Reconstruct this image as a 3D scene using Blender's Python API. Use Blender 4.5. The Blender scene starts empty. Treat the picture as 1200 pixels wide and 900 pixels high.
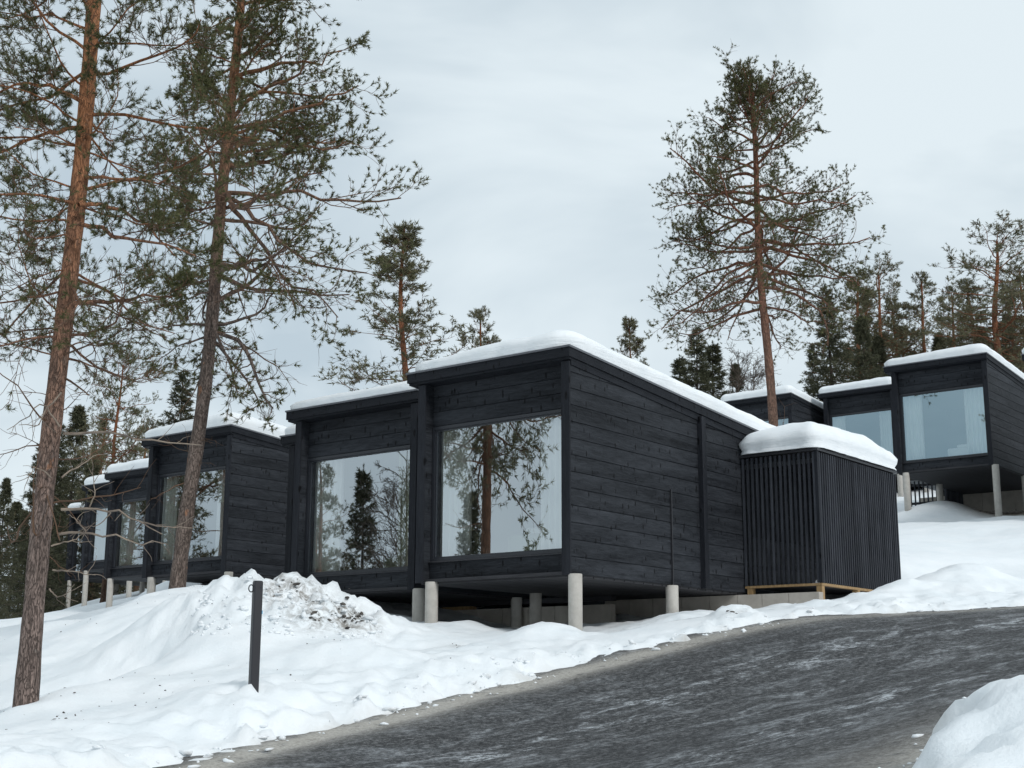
import bpy, math, random
import numpy as np
from mathutils import Matrix, Vector

random.seed(7)
SC = bpy.context.scene
COL = SC.collection

# ------------------------------------------------------------------ camera
F_PX = 1633.5
CR = np.array([[0.9999926, -0.00081985, 0.0037568],
               [0.0038452, 0.21321057, -0.9769987],
               [0.0, 0.97700593, 0.21321214]])       # rows: right, down, forward
cam = bpy.data.cameras.new('camera')
cam.sensor_width = 36.0
cam.lens = F_PX / 1200 * 36
cam.clip_start = 0.1
cam.clip_end = 3000
co = bpy.data.objects.new('camera', cam)
COL.objects.link(co)
mw = Matrix.Identity(4)
for i in range(3):
    mw[i][0] = CR[0][i]; mw[i][1] = -CR[1][i]; mw[i][2] = -CR[2][i]
co.matrix_world = mw
SC.camera = co

# ------------------------------------------------------------------ light
SUN_EL, SUN_AZ = math.radians(36), math.radians(142)      # azimuth clockwise from +Y
world = bpy.data.worlds.new('World'); SC.world = world
world.use_nodes = True
nt = world.node_tree; nt.nodes.clear()
def wn(t, **k):
    n = nt.nodes.new(t)
    for a, b in k.items(): setattr(n, a, b)
    return n
sky = wn('ShaderNodeTexSky', sky_type='NISHITA', sun_disc=False, sun_elevation=SUN_EL, sun_rotation=SUN_AZ,
         air_density=1.0, dust_density=2.0, ozone_density=1.0)
bg1 = wn('ShaderNodeBackground'); bg1.inputs[1].default_value = 0.1
bg2 = wn('ShaderNodeBackground'); bg2.inputs[1].default_value = 1.0
tc = wn('ShaderNodeTexCoord')
mp = wn('ShaderNodeMapping'); mp.inputs['Scale'].default_value = (1, 1, 2.6)
mp.inputs['Location'].default_value = (0.35, 0.1, 0.2)
nz = wn('ShaderNodeTexNoise'); nz.inputs['Scale'].default_value = 2.6; nz.inputs['Detail'].default_value = 5
nz.inputs['Roughness'].default_value = 0.5; nz.inputs['Distortion'].default_value = 0.5
cr = wn('ShaderNodeValToRGB')
cr.color_ramp.elements[0].position = 0.34; cr.color_ramp.elements[0].color = (0.52, 0.62, 0.69, 1)
cr.color_ramp.elements[1].position = 0.63; cr.color_ramp.elements[1].color = (0.78, 0.87, 0.915, 1)
mix = wn('ShaderNodeMixShader'); mix.inputs[0].default_value = 0.93
wo = wn('ShaderNodeOutputWorld')
L = nt.links.new
L(tc.outputs['Generated'], mp.inputs[0]); L(mp.outputs[0], nz.inputs['Vector']); L(nz.outputs[0], cr.inputs[0])
L(sky.outputs[0], bg1.inputs[0]); L(cr.outputs[0], bg2.inputs[0])
L(bg1.outputs[0], mix.inputs[1]); L(bg2.outputs[0], mix.inputs[2]); L(mix.outputs[0], wo.inputs[0])

sun = bpy.data.lights.new('sun', 'SUN'); sun.energy = 1.5; sun.angle = math.radians(12); sun.color = (1, 0.985, 0.96)
so = bpy.data.objects.new('sun', sun); COL.objects.link(so)
sd = Vector((math.sin(SUN_AZ) * math.cos(SUN_EL), math.cos(SUN_AZ) * math.cos(SUN_EL), math.sin(SUN_EL)))
so.rotation_euler = sd.to_track_quat('Z', 'Y').to_euler()

vs = SC.view_settings
vs.view_transform = 'Standard'; vs.look = 'None'; vs.exposure = 0.06; vs.gamma = 1.0
vs.use_curve_mapping = False
SC.cycles.diffuse_bounces = 8
SC.cycles.max_bounces = 14

# ------------------------------------------------------------------ helpers
def tag(o, label=None, cat=None, group=None, kind=None):
    if label: o['label'] = label
    if cat: o['category'] = cat
    if group: o['group'] = group
    if kind: o['kind'] = kind
    return o

def empty(name, loc=(0, 0, 0), rz=0.0):
    o = bpy.data.objects.new(name, None); COL.objects.link(o)
    o.location = loc; o.rotation_euler = (0, 0, rz); o.empty_display_size = 0.3
    return o

def link_mesh(name, me, parent=None, mats=None):
    o = bpy.data.objects.new(name, me); COL.objects.link(o)
    if mats is not None:
        for m in (mats if isinstance(mats, (list, tuple)) else [mats]): me.materials.append(m)
    if parent is not None: o.parent = parent
    return o

def np_mesh(name, V, Fa, smooth=False, matidx=None):
    """V (n,3) array, Fa (m,k) int array (k = 3 or 4)"""
    V = np.asarray(V, np.float32); Fa = np.asarray(Fa, np.int32)
    me = bpy.data.meshes.new(name)
    k = Fa.shape[1]
    me.vertices.add(len(V)); me.vertices.foreach_set('co', V.ravel())
    me.loops.add(Fa.size); me.loops.foreach_set('vertex_index', Fa.ravel())
    me.polygons.add(len(Fa))
    me.polygons.foreach_set('loop_start', np.arange(0, Fa.size, k, dtype=np.int32))
    me.polygons.foreach_set('loop_total', np.full(len(Fa), k, np.int32))
    if smooth: me.polygons.foreach_set('use_smooth', np.ones(len(Fa), bool))
    if matidx is not None: me.polygons.foreach_set('material_index', np.asarray(matidx, np.int32))
    me.update(calc_edges=True)
    return me

class MB:
    def __init__(s): s.v = []; s.f = []
    def add(s, vs, fs):
        b = len(s.v); s.v += [tuple(p) for p in vs]; s.f += [tuple(i + b for i in f) for f in fs]
        return s
    def box(s, x0, x1, y0, y1, z0, z1):
        return s.add([(x0,y0,z0),(x1,y0,z0),(x1,y1,z0),(x0,y1,z0),(x0,y0,z1),(x1,y0,z1),(x1,y1,z1),(x0,y1,z1)],
                     [(0,3,2,1),(4,5,6,7),(0,1,5,4),(1,2,6,5),(2,3,7,6),(3,0,4,7)])
    def hexa(s, lo, hi):
        """lo, hi: 4 points each, counter-clockwise from above"""
        return s.add(list(lo) + list(hi), [(0,3,2,1),(4,5,6,7),(0,1,5,4),(1,2,6,5),(2,3,7,6),(3,0,4,7)])
    def loft(s, rings, close=True):
        n = len(rings[0]); b = len(s.v)
        for r in rings: s.v += [tuple(p) for p in r]
        for i in range(len(rings) - 1):
            for j in range(n):
                k = (j + 1) % n
                s.f.append((b + i*n + j, b + i*n + k, b + (i+1)*n + k, b + (i+1)*n + j))
        if close:
            s.f.append(tuple(b + j for j in reversed(range(n))))
            s.f.append(tuple(b + (len(rings)-1)*n + j for j in range(n)))
        return s
    def cyl(s, x, y, z0, z1, r, n=14, bev=0.008):
        rings = []
        for z, q in ((z0, r), (z1 - bev, r), (z1, r - bev)):
            rings.append([(x + q*math.cos(2*math.pi*i/n), y + q*math.sin(2*math.pi*i/n), z) for i in range(n)])
        return s.loft(rings)
    def mesh(s, name):
        me = bpy.data.meshes.new(name); me.from_pydata(s.v, [], s.f); me.update(); return me
    def build(s, name, mat, parent=None, smooth=False):
        me = s.mesh(name)
        if smooth:
            for p in me.polygons: p.use_smooth = len(p.vertices) == 4
        return link_mesh(name, me, parent, mat)

def smoothstep(a, b, x):
    t = np.clip((x - a) / (b - a), 0, 1); return t * t * (3 - 2 * t)

_rng = np.random.RandomState(3)
_PERM = np.concatenate([_rng.permutation(256)] * 3)
_GR = np.stack([np.cos(np.arange(256) * 2.399963), np.sin(np.arange(256) * 2.399963)], 1)
def pnoise(x, y):
    xi = np.floor(x).astype(int); yi = np.floor(y).astype(int)
    xf = x - xi; yf = y - yi
    u = xf**3 * (xf * (xf * 6 - 15) + 10); v = yf**3 * (yf * (yf * 6 - 15) + 10)
    def g(ix, iy, dx, dy):
        h = _PERM[_PERM[ix & 255] + (iy & 255)]
        return _GR[h, 0] * dx + _GR[h, 1] * dy
    n00 = g(xi, yi, xf, yf); n10 = g(xi + 1, yi, xf - 1, yf)
    n01 = g(xi, yi + 1, xf, yf - 1); n11 = g(xi + 1, yi + 1, xf - 1, yf - 1)
    return ((n00 * (1 - u) + n10 * u) * (1 - v) + (n01 * (1 - u) + n11 * u) * v) * 1.5
def fbm(x, y, o=4):
    s = 0; a = 1.0
    for i in range(o):
        s = s + a * pnoise(x * 2**i + 17.3 * i, y * 2**i - 9.1 * i); a *= 0.5
    return s

# ------------------------------------------------------------------ materials
class NT:
    def __init__(s, name):
        s.m = bpy.data.materials.new(name); s.m.use_nodes = True
        s.t = s.m.node_tree; s.t.nodes.clear()
        s.out = s.n('ShaderNodeOutputMaterial')
    def n(s, t, ins=None, **k):
        nd = s.t.nodes.new(t)
        for a, b in k.items(): setattr(nd, a, b)
        for a, b in (ins or {}).items():
            if isinstance(b, bpy.types.NodeSocket): s.t.links.new(b, nd.inputs[a])
            else: nd.inputs[a].default_value = b
        return nd
    def coord(s, scale=(1, 1, 1), out='Object', rot=(0, 0, 0)):
        c = s.n('ShaderNodeTexCoord')
        return s.n('ShaderNodeMapping', {'Vector': c.outputs[out], 'Scale': scale, 'Rotation': rot}).outputs[0]
    def noise(s, vec, scale, detail=4, rough=0.55, dist=0.0):
        return s.n('ShaderNodeTexNoise', {'Vector': vec, 'Scale': scale, 'Detail': detail, 'Roughness': rough, 'Distortion': dist}).outputs[0]
    def ramp(s, fac, stops):
        r = s.n('ShaderNodeValToRGB', {'Fac': fac}); e = r.color_ramp.elements
        while len(e) < len(stops): e.new(0.5)
        for i, (p, c) in enumerate(stops):
            e[i].position = p
            e[i].color = (c, c, c, 1) if not isinstance(c, tuple) else (*c, 1)
        return r.outputs[0]
    def mix(s, fac, a, b, mode='MIX'):
        m = s.n('ShaderNodeMix', data_type='RGBA', blend_type=mode)
        for i, v in ((0, fac), (6, a), (7, b)):
            if isinstance(v, bpy.types.NodeSocket): s.t.links.new(v, m.inputs[i])
            elif i == 0: m.inputs[0].default_value = v
            else: m.inputs[i].default_value = (*v, 1) if len(v) == 3 else v
        return m.outputs[2]
    def math(s, op, a, b=0.0):
        m = s.n('ShaderNodeMath', operation=op)
        for i, v in ((0, a), (1, b)):
            if isinstance(v, bpy.types.NodeSocket): s.t.links.new(v, m.inputs[i])
            else: m.inputs[i].default_value = v
        return m.outputs[0]
    def bump(s, h, strength, dist):
        return s.n('ShaderNodeBump', {'Height': h, 'Strength': strength, 'Distance': dist}).outputs[0]
    def done(s, color, rough, normal=None, **extra):
        b = s.n('ShaderNodeBsdfPrincipled')
        for k, v in (('Base Color', color), ('Roughness', rough)):
            if isinstance(v, bpy.types.NodeSocket): s.t.links.new(v, b.inputs[k])
            else: b.inputs[k].default_value = (*v, 1) if isinstance(v, tuple) else v
        if normal is not None: s.t.links.new(normal, b.inputs['Normal'])
        for k, v in extra.items():
            b.inputs[k.replace('_', ' ')].default_value = v
        s.t.links.new(b.outputs[0], s.out.inputs[0])
        return s.m

M = {}
def snow_mat(name, coarse=1.0):
    t = NT(name); v = t.coord()
    a = t.noise(v, 5 * coarse, 5, 0.6); b = t.noise(v, 45 * coarse, 3, 0.6)
    lay = t.noise(t.coord((0.8, 0.8, 16)), 2.2, 3, 0.6)
    h = t.math('ADD', t.math('ADD', t.math('MULTIPLY', a, 1.0), t.math('MULTIPLY', lay, 0.9)), t.math('MULTIPLY', b, 0.22))
    col = t.ramp(t.noise(v, 2.0, 4), [(0.3, (0.80, 0.835, 0.86)), (0.7, (0.88, 0.90, 0.915))])
    return t.done(col, 0.55, t.bump(h, 0.35, 0.05), Specular_IOR_Level=0.3)
M['snow_roof'] = snow_mat('packed_roof_snow', 0.9)

t = NT('ground_snow'); v = t.coord()
a = t.noise(v, 3.0, 6, 0.6); b = t.noise(v, 34, 3, 0.6)
h = t.math('ADD', a, t.math('MULTIPLY', b, 0.18))
col = t.ramp(t.noise(v, 1.3, 4), [(0.3, (0.80, 0.84, 0.865)), (0.7, (0.88, 0.90, 0.915))])
at_ = t.n('ShaderNodeAttribute', attribute_name='dirt')
sep = t.n('ShaderNodeSeparateColor', {'Color': at_.outputs['Color']})
dn = t.noise(v, 7, 6, 0.7, 0.6)
dm = t.math('MULTIPLY', sep.outputs[0], t.ramp(dn, [(0.42, 0.0), (0.60, 1.0)]))
col = t.mix(dm, col, (0.20, 0.18, 0.155))
sm_ = t.math('MULTIPLY', sep.outputs[1], t.ramp(t.noise(v, 2.4, 5, 0.65, 0.4), [(0.36, 0.0), (0.58, 1.0)]))
col = t.mix(sm_, col, (0.33, 0.29, 0.235))
lt = t.math('MULTIPLY', sep.outputs[2], t.ramp(t.noise(v, 3.5, 6, 0.75, 0.8), [(0.30, 0.0), (0.42, 1.0)]))
lit = t.ramp(t.noise(v, 16, 5, 0.75), [(0.3, (0.02, 0.017, 0.014)), (0.5, (0.10, 0.075, 0.05)), (0.72, (0.24, 0.2, 0.16))])
col = t.mix(lt, col, lit)
M['snow'] = t.done(col, 0.6, t.bump(h, 0.42, 0.06), Specular_IOR_Level=0.3)

# road: dark wet gravel-asphalt with worn ice streaks lying along the lane
RD_ANG = math.radians(39)
t = NT('icy_road'); v0 = t.coord(rot=(0, 0, -RD_ANG)); vst = t.n('ShaderNodeMapping', {'Vector': v0, 'Scale': (0.5, 1.0, 1.0)}).outputs[0]
g1 = t.noise(v0, 15, 8, 0.88); g2 = t.noise(v0, 95, 3, 0.7); st = t.noise(vst, 2.6, 6, 0.68, 0.6)
base = t.ramp(g1, [(0.41, (0.007, 0.0075, 0.0085)), (0.50, (0.043, 0.044, 0.046)), (0.61, (0.21, 0.21, 0.213))])
vs2 = t.n('ShaderNodeMapping', {'Vector': v0, 'Scale': (0.85, 1.0, 1.0)}).outputs[0]
ice_f = t.math('MULTIPLY', t.ramp(st, [(0.49, 0.0), (0.60, 1.0)]), t.ramp(t.noise(vs2, 11, 8, 0.9), [(0.49, 0.0), (0.54, 1.0)]))
trk_ = t.n('ShaderNodeAttribute', attribute_name='track').outputs['Fac']
ice_f = t.math('MULTIPLY', ice_f, t.math('ADD', 0.25, t.math('MULTIPLY', trk_, 0.6)))
col = t.mix(ice_f, base, (0.62, 0.65, 0.68))
spk = t.ramp(t.noise(v0, 42, 5, 0.8), [(0.55, 0.0), (0.66, 1.0)])
col = t.mix(t.math('MULTIPLY', spk, 0.55), col, (0.25, 0.255, 0.26))
wide = t.noise(vst, 0.8, 3, 0.5)
col = t.mix(t.ramp(wide, [(0.45, 0.0), (0.7, 0.35)]), col, (0.035, 0.035, 0.037))
ats = t.n('ShaderNodeAttribute', attribute_name='sand')
sf = t.math('MULTIPLY', ats.outputs['Fac'], t.ramp(t.noise(v0, 5, 7, 0.75), [(0.30, 0.0), (0.46, 1.0)]))
sandc = t.ramp(t.noise(v0, 30, 5, 0.7), [(0.3, (0.30, 0.275, 0.24)), (0.7, (0.60, 0.57, 0.52))])
col = t.mix(t.math('MULTIPLY', sf, 0.9), col, sandc)
rg = t.ramp(st, [(0.40, 0.8), (0.66, 0.45)])
hh = t.math('ADD', g1, t.math('MULTIPLY', g2, 0.35))
M['road'] = t.done(col, rg, t.bump(hh, 0.55, 0.018), Specular_IOR_Level=0.25)

def wood_mat(name, axis, lo, hi, rough=0.62):
    """black glazed timber; axis is the grain direction in the object's own space"""
    t = NT(name)
    sc = {'x': (0.12, 1, 1), 'y': (1, 0.12, 1), 'z': (1, 1, 0.12)}[axis]
    v = t.coord(sc); o = t.n('ShaderNodeObjectInfo').outputs['Random']
    off = t.n('ShaderNodeVectorMath', {0: v, 1: t.n('ShaderNodeCombineXYZ', {'X': t.math('MULTIPLY', o, 37.0), 'Y': t.math('MULTIPLY', o, 91.0), 'Z': 0.0}).outputs[0]}, operation='ADD').outputs[0]
    gr = t.noise(off, 34, 5, 0.7, 0.4); bl = t.noise(off, 3.0, 5, 0.68)
    f = t.math('ADD', t.math('MULTIPLY', gr, 0.4), t.math('MULTIPLY', bl, 0.6))
    col = t.ramp(f, [(0.36, lo), (0.64, hi)])
    col = t.mix(1.0, col, t.ramp(o, [(0.0, 0.86), (1.0, 1.14)]), 'MULTIPLY')
    ksc = {'x': (1.5, 1, 0.62), 'y': (1, 1.5, 0.62), 'z': (1, 1, 0.42)}[axis]
    kv = t.n('ShaderNodeVectorMath', {0: t.coord(ksc), 1: off}, operation='ADD').outputs[0] if False else t.coord(ksc)
    vor = t.n('ShaderNodeTexVoronoi', {'Vector': kv, 'Scale': 6.0, 'Randomness': 1.0}).outputs['Distance']
    kn = t.math('MULTIPLY', t.ramp(vor, [(0.12, 1.0), (0.23, 0.0)]), t.ramp(t.noise(t.coord(), 2.2, 2), [(0.33, 0.0), (0.46, 1.0)]))
    col = t.mix(t.math('MULTIPLY', kn, 0.92), col, (0.002, 0.002, 0.003))
    h = t.math('ADD', gr, t.math('MULTIPLY', kn, 0.8))
    return t.done(col, rough, t.bump(h, 0.55, 0.02), Specular_IOR_Level=0.16)
for ax in 'xyz':
    M['wood_' + ax] = wood_mat('black_timber_' + ax, ax, (0.0030, 0.0038, 0.0058), (0.041, 0.045, 0.053))
M['trim'] = wood_mat('black_trim_board', 'x', (0.0070, 0.0082, 0.0115), (0.018, 0.020, 0.025))
M['trim_z'] = wood_mat('black_trim_upright', 'z', (0.0080, 0.0092, 0.0125), (0.022, 0.024, 0.030))
M['slat'] = wood_mat('black_slat', 'z', (0.012, 0.0135, 0.018), (0.055, 0.059, 0.070))
t = NT('black_steel'); M['steel'] = t.done((0.035, 0.035, 0.04), 0.42, Metallic=0.3)
t = NT('eave_metal'); M['drip'] = t.done((0.13, 0.135, 0.15), 0.4, Metallic=0.4)
t = NT('window_frame_paint'); M['frame'] = t.done((0.022, 0.024, 0.03), 0.4)
t = NT('underside_timber'); v = t.coord((0.1, 1, 1)); M['under'] = t.done(t.ramp(t.noise(v, 22, 4), [(0.3, (0.012, 0.012, 0.015)), (0.7, (0.03, 0.03, 0.035))]), 0.7)
t = NT('concrete'); v = t.coord()
M['concrete'] = t.done(t.ramp(t.noise(v, 3.2, 7, 0.65), [(0.3, (0.36, 0.325, 0.285)), (0.7, (0.50, 0.46, 0.41))]), 0.85, t.bump(t.noise(v, 60, 3), 0.25, 0.01))
t = NT('pile_concrete'); v = t.coord()
M['pile'] = t.done(t.ramp(t.noise(v, 5, 7, 0.65), [(0.3, (0.38, 0.355, 0.32)), (0.7, (0.52, 0.495, 0.455))]), 0.8, t.bump(t.noise(v, 70, 3), 0.3, 0.008))
t = NT('raw_timber'); v = t.coord((1, 1, 0.15))
M['raw'] = t.done(t.ramp(t.noise(v, 30, 4), [(0.3, (0.27, 0.165, 0.07)), (0.7, (0.42, 0.28, 0.14))]), 0.7)
t = NT('room_lining'); M['room'] = t.done((0.24, 0.21, 0.18), 0.8)
t = NT('bed_linen'); M['linen'] = t.done((0.78, 0.78, 0.76), 0.8)
t = NT('sage_fabric'); M['sage'] = t.done((0.22, 0.27, 0.18), 0.9)
# window glass: coated pane, part mirror part clear
t = NT('coated_glass')
gl = t.n('ShaderNodeBsdfGlossy', {'Color': (0.88, 0.95, 1.0, 1), 'Roughness': 0.0})
tr = t.n('ShaderNodeBsdfTransparent', {'Color': (0.98, 1.0, 0.98, 1)})
lw = t.n('ShaderNodeFresnel', {'IOR': 1.45})
fc = t.math('ADD', t.math('MULTIPLY', lw.outputs[0], 0.5), 0.45)
bn = t.bump(t.noise(t.coord((1, 1, 1)), 0.9, 2), 0.02, 0.02); t.t.links.new(bn, gl.inputs['Normal'])
mx = t.n('ShaderNodeMixShader', {0: fc, 1: tr.outputs[0], 2: gl.outputs[0]}); t.t.links.new(mx.outputs[0], t.out.inputs[0])
M['glass'] = t.m
M['glass_upper'] = t.m.copy(); M['glass_upper'].name = 'glass_dim_reflection'  # same glass; a weaker, bluer reflection is set into this copy
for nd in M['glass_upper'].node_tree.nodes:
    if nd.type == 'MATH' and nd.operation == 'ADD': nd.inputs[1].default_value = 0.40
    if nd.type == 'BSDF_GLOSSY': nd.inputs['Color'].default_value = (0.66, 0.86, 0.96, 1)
def cloth(name, c, tc_):
    t = NT(name)
    d = t.n('ShaderNodeBsdfDiffuse', {'Color': (*c, 1)}); q = t.n('ShaderNodeBsdfTranslucent', {'Color': (*tc_, 1)})
    m = t.n('ShaderNodeMixShader', {0: 0.35, 1: d.outputs[0], 2: q.outputs[0]}); t.t.links.new(m.outputs[0], t.out.inputs[0])
    return t.m
M['voile'] = cloth('white_voile', (0.90, 0.91, 0.89), (0.9, 0.91, 0.89))
M['drape'] = cloth('sage_drape', (0.50, 0.58, 0.42), (0.45, 0.5, 0.4))

def bark_mat(name, z0, z1, low=(0.16, 0.118, 0.098), high=(0.30, 0.130, 0.055), scale=1.0):
    t = NT(name); c = t.n('ShaderNodeTexCoord')
    z = t.n('ShaderNodeSeparateXYZ', {'Vector': c.outputs['Object']}).outputs['Z']
    v = t.coord((1, 1, 0.22))
    nd = t.noise(v, 9 * scale, 4, 0.6)
    vd = t.n('ShaderNodeVectorMath', {0: v, 1: t.n('ShaderNodeVectorMath', {0: t.n('ShaderNodeTexNoise', {'Vector': v, 'Scale': 7.0, 'Detail': 4.0}).outputs['Color'], 'Scale': 0.30}, operation='SCALE').outputs[0]}, operation='ADD').outputs[0]
    vo = t.n('ShaderNodeTexVoronoi', {'Vector': vd, 'Scale': 24 * scale}, feature='DISTANCE_TO_EDGE').outputs['Distance']
    crack = t.ramp(vo, [(0.0, 0.0), (0.12, 1.0)])
    zz = t.n('ShaderNodeMapRange', {'Value': t.math('ADD', z, t.math('MULTIPLY', t.math('SUBTRACT', nd, 0.5), 3.0)), 'From Min': z0, 'From Max': z1}).outputs[0]
    var = t.ramp(nd, [(0.3, 0.62), (0.7, 1.25)])
    col = t.mix(zz, low, high)
    col = t.mix(1.0, col, var, 'MULTIPLY')
    # flakes where the outer bark has come off
    fl = t.ramp(t.noise(t.coord((1, 1, 0.5)), 5.5 * scale, 3), [(0.66, 0.0), (0.70, 1.0)])
    col = t.mix(t.math('MULTIPLY', fl, 0.7), col, (0.28, 0.135, 0.075))
    lich = t.ramp(t.noise(t.coord((1, 1, 0.6)), 11 * scale, 4, 0.7), [(0.60, 0.0), (0.70, 1.0)])
    col = t.mix(t.math('MULTIPLY', lich, 0.35), col, (0.24, 0.225, 0.20))
    fine = t.ramp(t.noise(t.coord((1, 1, 0.45)), 38 * scale, 5, 0.75), [(0.32, 0.55), (0.68, 1.45)])
    col = t.mix(1.0, col, fine, 'MULTIPLY')
    colc = t.mix(t.math('MULTIPLY', t.math('MULTIPLY', t.math('SUBTRACT', 1.0, crack), 0.6), t.math('SUBTRACT', 1.0, t.math('MULTIPLY', zz, 0.7))), col, (0.045, 0.034, 0.029))
    return t.done(colc, 0.9, t.bump(t.math('ADD', crack, t.math('MULTIPLY', nd, 0.5)), 0.8, 0.03), Specular_IOR_Level=0.2)
M['bark_near'] = bark_mat('pine_bark_near', 2.5, 7.5, (0.20, 0.150, 0.130), (0.36, 0.16, 0.078))
M['bark_mid'] = bark_mat('pine_bark_mid', 6.0, 11.5, (0.18, 0.138, 0.118), (0.29, 0.14, 0.072))
M['bark_lone'] = bark_mat('pine_bark_lone', 1.5, 12.0, (0.18, 0.125, 0.10), (0.26, 0.115, 0.07), .8)
M['bark_far'] = bark_mat('pine_bark_far', 1.0, 10.0, (0.13, 0.08, 0.055), (0.27, 0.105, 0.05), 0.7)
M['bark_spruce'] = bark_mat('spruce_bark', 30, 60, (0.085, 0.07, 0.058), (0.085, 0.07, 0.058), 0.8)
t = NT('dead_twig'); M['twig'] = t.done(t.ramp(t.noise(t.coord(), 3, 3), [(0.3, (0.055, 0.042, 0.034)), (0.7, (0.15, 0.115, 0.09))]), 0.9)
t = NT('pine_twig'); M['ptwig'] = t.done(t.ramp(t.noise(t.coord(), 1.5, 3), [(0.3, (0.07, 0.045, 0.03)), (0.7, (0.17, 0.09, 0.05))]), 0.9)
def needle_mat(name, a, b, c):
    t = NT(name); g = t.n('ShaderNodeNewGeometry').outputs['Random Per Island']
    f = t.math('ADD', t.math('MULTIPLY', g, 0.5), t.math('MULTIPLY', t.noise(t.coord(), 1.1, 3), 0.6))
    col = t.ramp(f, [(0.22, a), (0.55, b), (0.85, c)])
    d = t.n('ShaderNodeBsdfPrincipled', {'Base Color': col, 'Roughness': 0.6, 'Specular IOR Level': 0.25})
    q = t.n('ShaderNodeBsdfTranslucent', {'Color': col})
    m = t.n('ShaderNodeMixShader', {0: 0.2, 1: d.outputs[0], 2: q.outputs[0]}); t.t.links.new(m.outputs[0], t.out.inputs[0])
    return t.m
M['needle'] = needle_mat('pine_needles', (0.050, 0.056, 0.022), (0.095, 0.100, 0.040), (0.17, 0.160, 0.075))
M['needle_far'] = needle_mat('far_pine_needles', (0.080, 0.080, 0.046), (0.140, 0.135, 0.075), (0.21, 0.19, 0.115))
M['spruce'] = needle_mat('spruce_needles', (0.044, 0.048, 0.028), (0.080, 0.083, 0.048), (0.135, 0.128, 0.078))

# ------------------------------------------------------------------ ground shape
def at(px, py, Y):
    """world point at depth Y seen at a pixel of the 1200x900 photograph"""
    d = CR.T @ np.array([(px - 600) / F_PX, (py - 450) / F_PX, 1.0]); return d * Y / d[1]

class TPS:
    def __init__(s, P, lam=0.0):
        P = np.array(P, float); s.xy = P[:, :2]; n = len(P)
        K = s.k(s.xy, s.xy) + lam * np.eye(n); Q = np.hstack([np.ones((n, 1)), s.xy])
        A = np.block([[K, Q], [Q.T, np.zeros((3, 3))]])
        s.w = np.linalg.solve(A, np.concatenate([P[:, 2], np.zeros(3)]))
    @staticmethod
    def k(a, b):
        r2 = ((a[:, None] - b[None]) ** 2).sum(2) + 1e-12; return 0.5 * r2 * np.log(r2)
    def __call__(s, x, y):
        x = np.asarray(x, float); sh = x.shape; xy = np.stack([x.ravel(), np.asarray(y, float).ravel()], 1)
        o = np.empty(len(xy))
        for i in range(0, len(xy), 20000):
            q = xy[i:i + 20000]; o[i:i + 20000] = s.k(q, s.xy) @ s.w[:-3] + s.w[-3] + q @ s.w[-2:]
        return o.reshape(sh)

far_px = [(230, 897, 13.6), (300, 875, 14.6), (400, 852, 15.6), (480, 833, 16.5), (545, 815, 17.4), (600, 803, 18.0),
          (650, 790, 18.6), (720, 772, 19.4), (800, 752, 20.2), (860, 738, 20.8), (940, 725, 21.4), (1060, 718, 21.9), (1200, 711, 22.4)]
FAR = [at(*p) for p in far_px]
far_edge = [(-30, -3), (-14, 3.0), (-8, 7.4), (-4.6, 11.2)] + [tuple(p[:2]) for p in FAR] + [(12.5, 23.6), (20, 26), (40, 30)]
near_edge = [(40, 21), (20, 19.5), (11, 16.4), (7.4, 14.3), (4.9, 12.0), (3.15, 10.0), (1.98, 8.0), (1.45, 6.0), (1.1, 2.5), (0.7, -3), (-1, -14), (-30, -40)]
road_ctl = [tuple(p) for p in FAR] + [(0, 0, -1.62), (2.5, 8.4, -0.56), (4.6, 12.0, 0.0), (8, 15, 0.62), (11, 17, 1.0), (20, 20, 1.7), (20, 26, 2.0),
            (40, 28, 3.5), (-10, 4, -1.95), (-4, 8, -1.3), (0, 13, -0.72), (2, 15, -0.28), (4.5, 17.5, 0.35), (-30, -10, -4), (0, -15, -3)]
T_ROAD = TPS(road_ctl, 0.02)
POLY = np.array(far_edge + near_edge)
def road_sd(x, y):
    """signed distance to the road edge, negative on the road"""
    sh = x.shape; p = np.stack([x.ravel(), y.ravel()], 1); n = len(POLY)
    best = np.full(len(p), 1e9); ins = np.zeros(len(p), bool)
    for i in range(n):
        a = POLY[i]; b = POLY[(i + 1) % n]; ab = b - a
        tt = np.clip(((p - a) @ ab) / (ab @ ab), 0, 1)
        best = np.minimum(best, np.hypot(*(p - a - tt[:, None] * ab).T))
        c = (a[1] > p[:, 1]) != (b[1] > p[:, 1])
        if abs(b[1] - a[1]) > 1e-9:
            ins ^= c & (p[:, 0] < (b[0] - a[0]) * (p[:, 1] - a[1]) / (b[1] - a[1]) + a[0])
    return np.where(ins, -best, best).reshape(sh)

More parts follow.
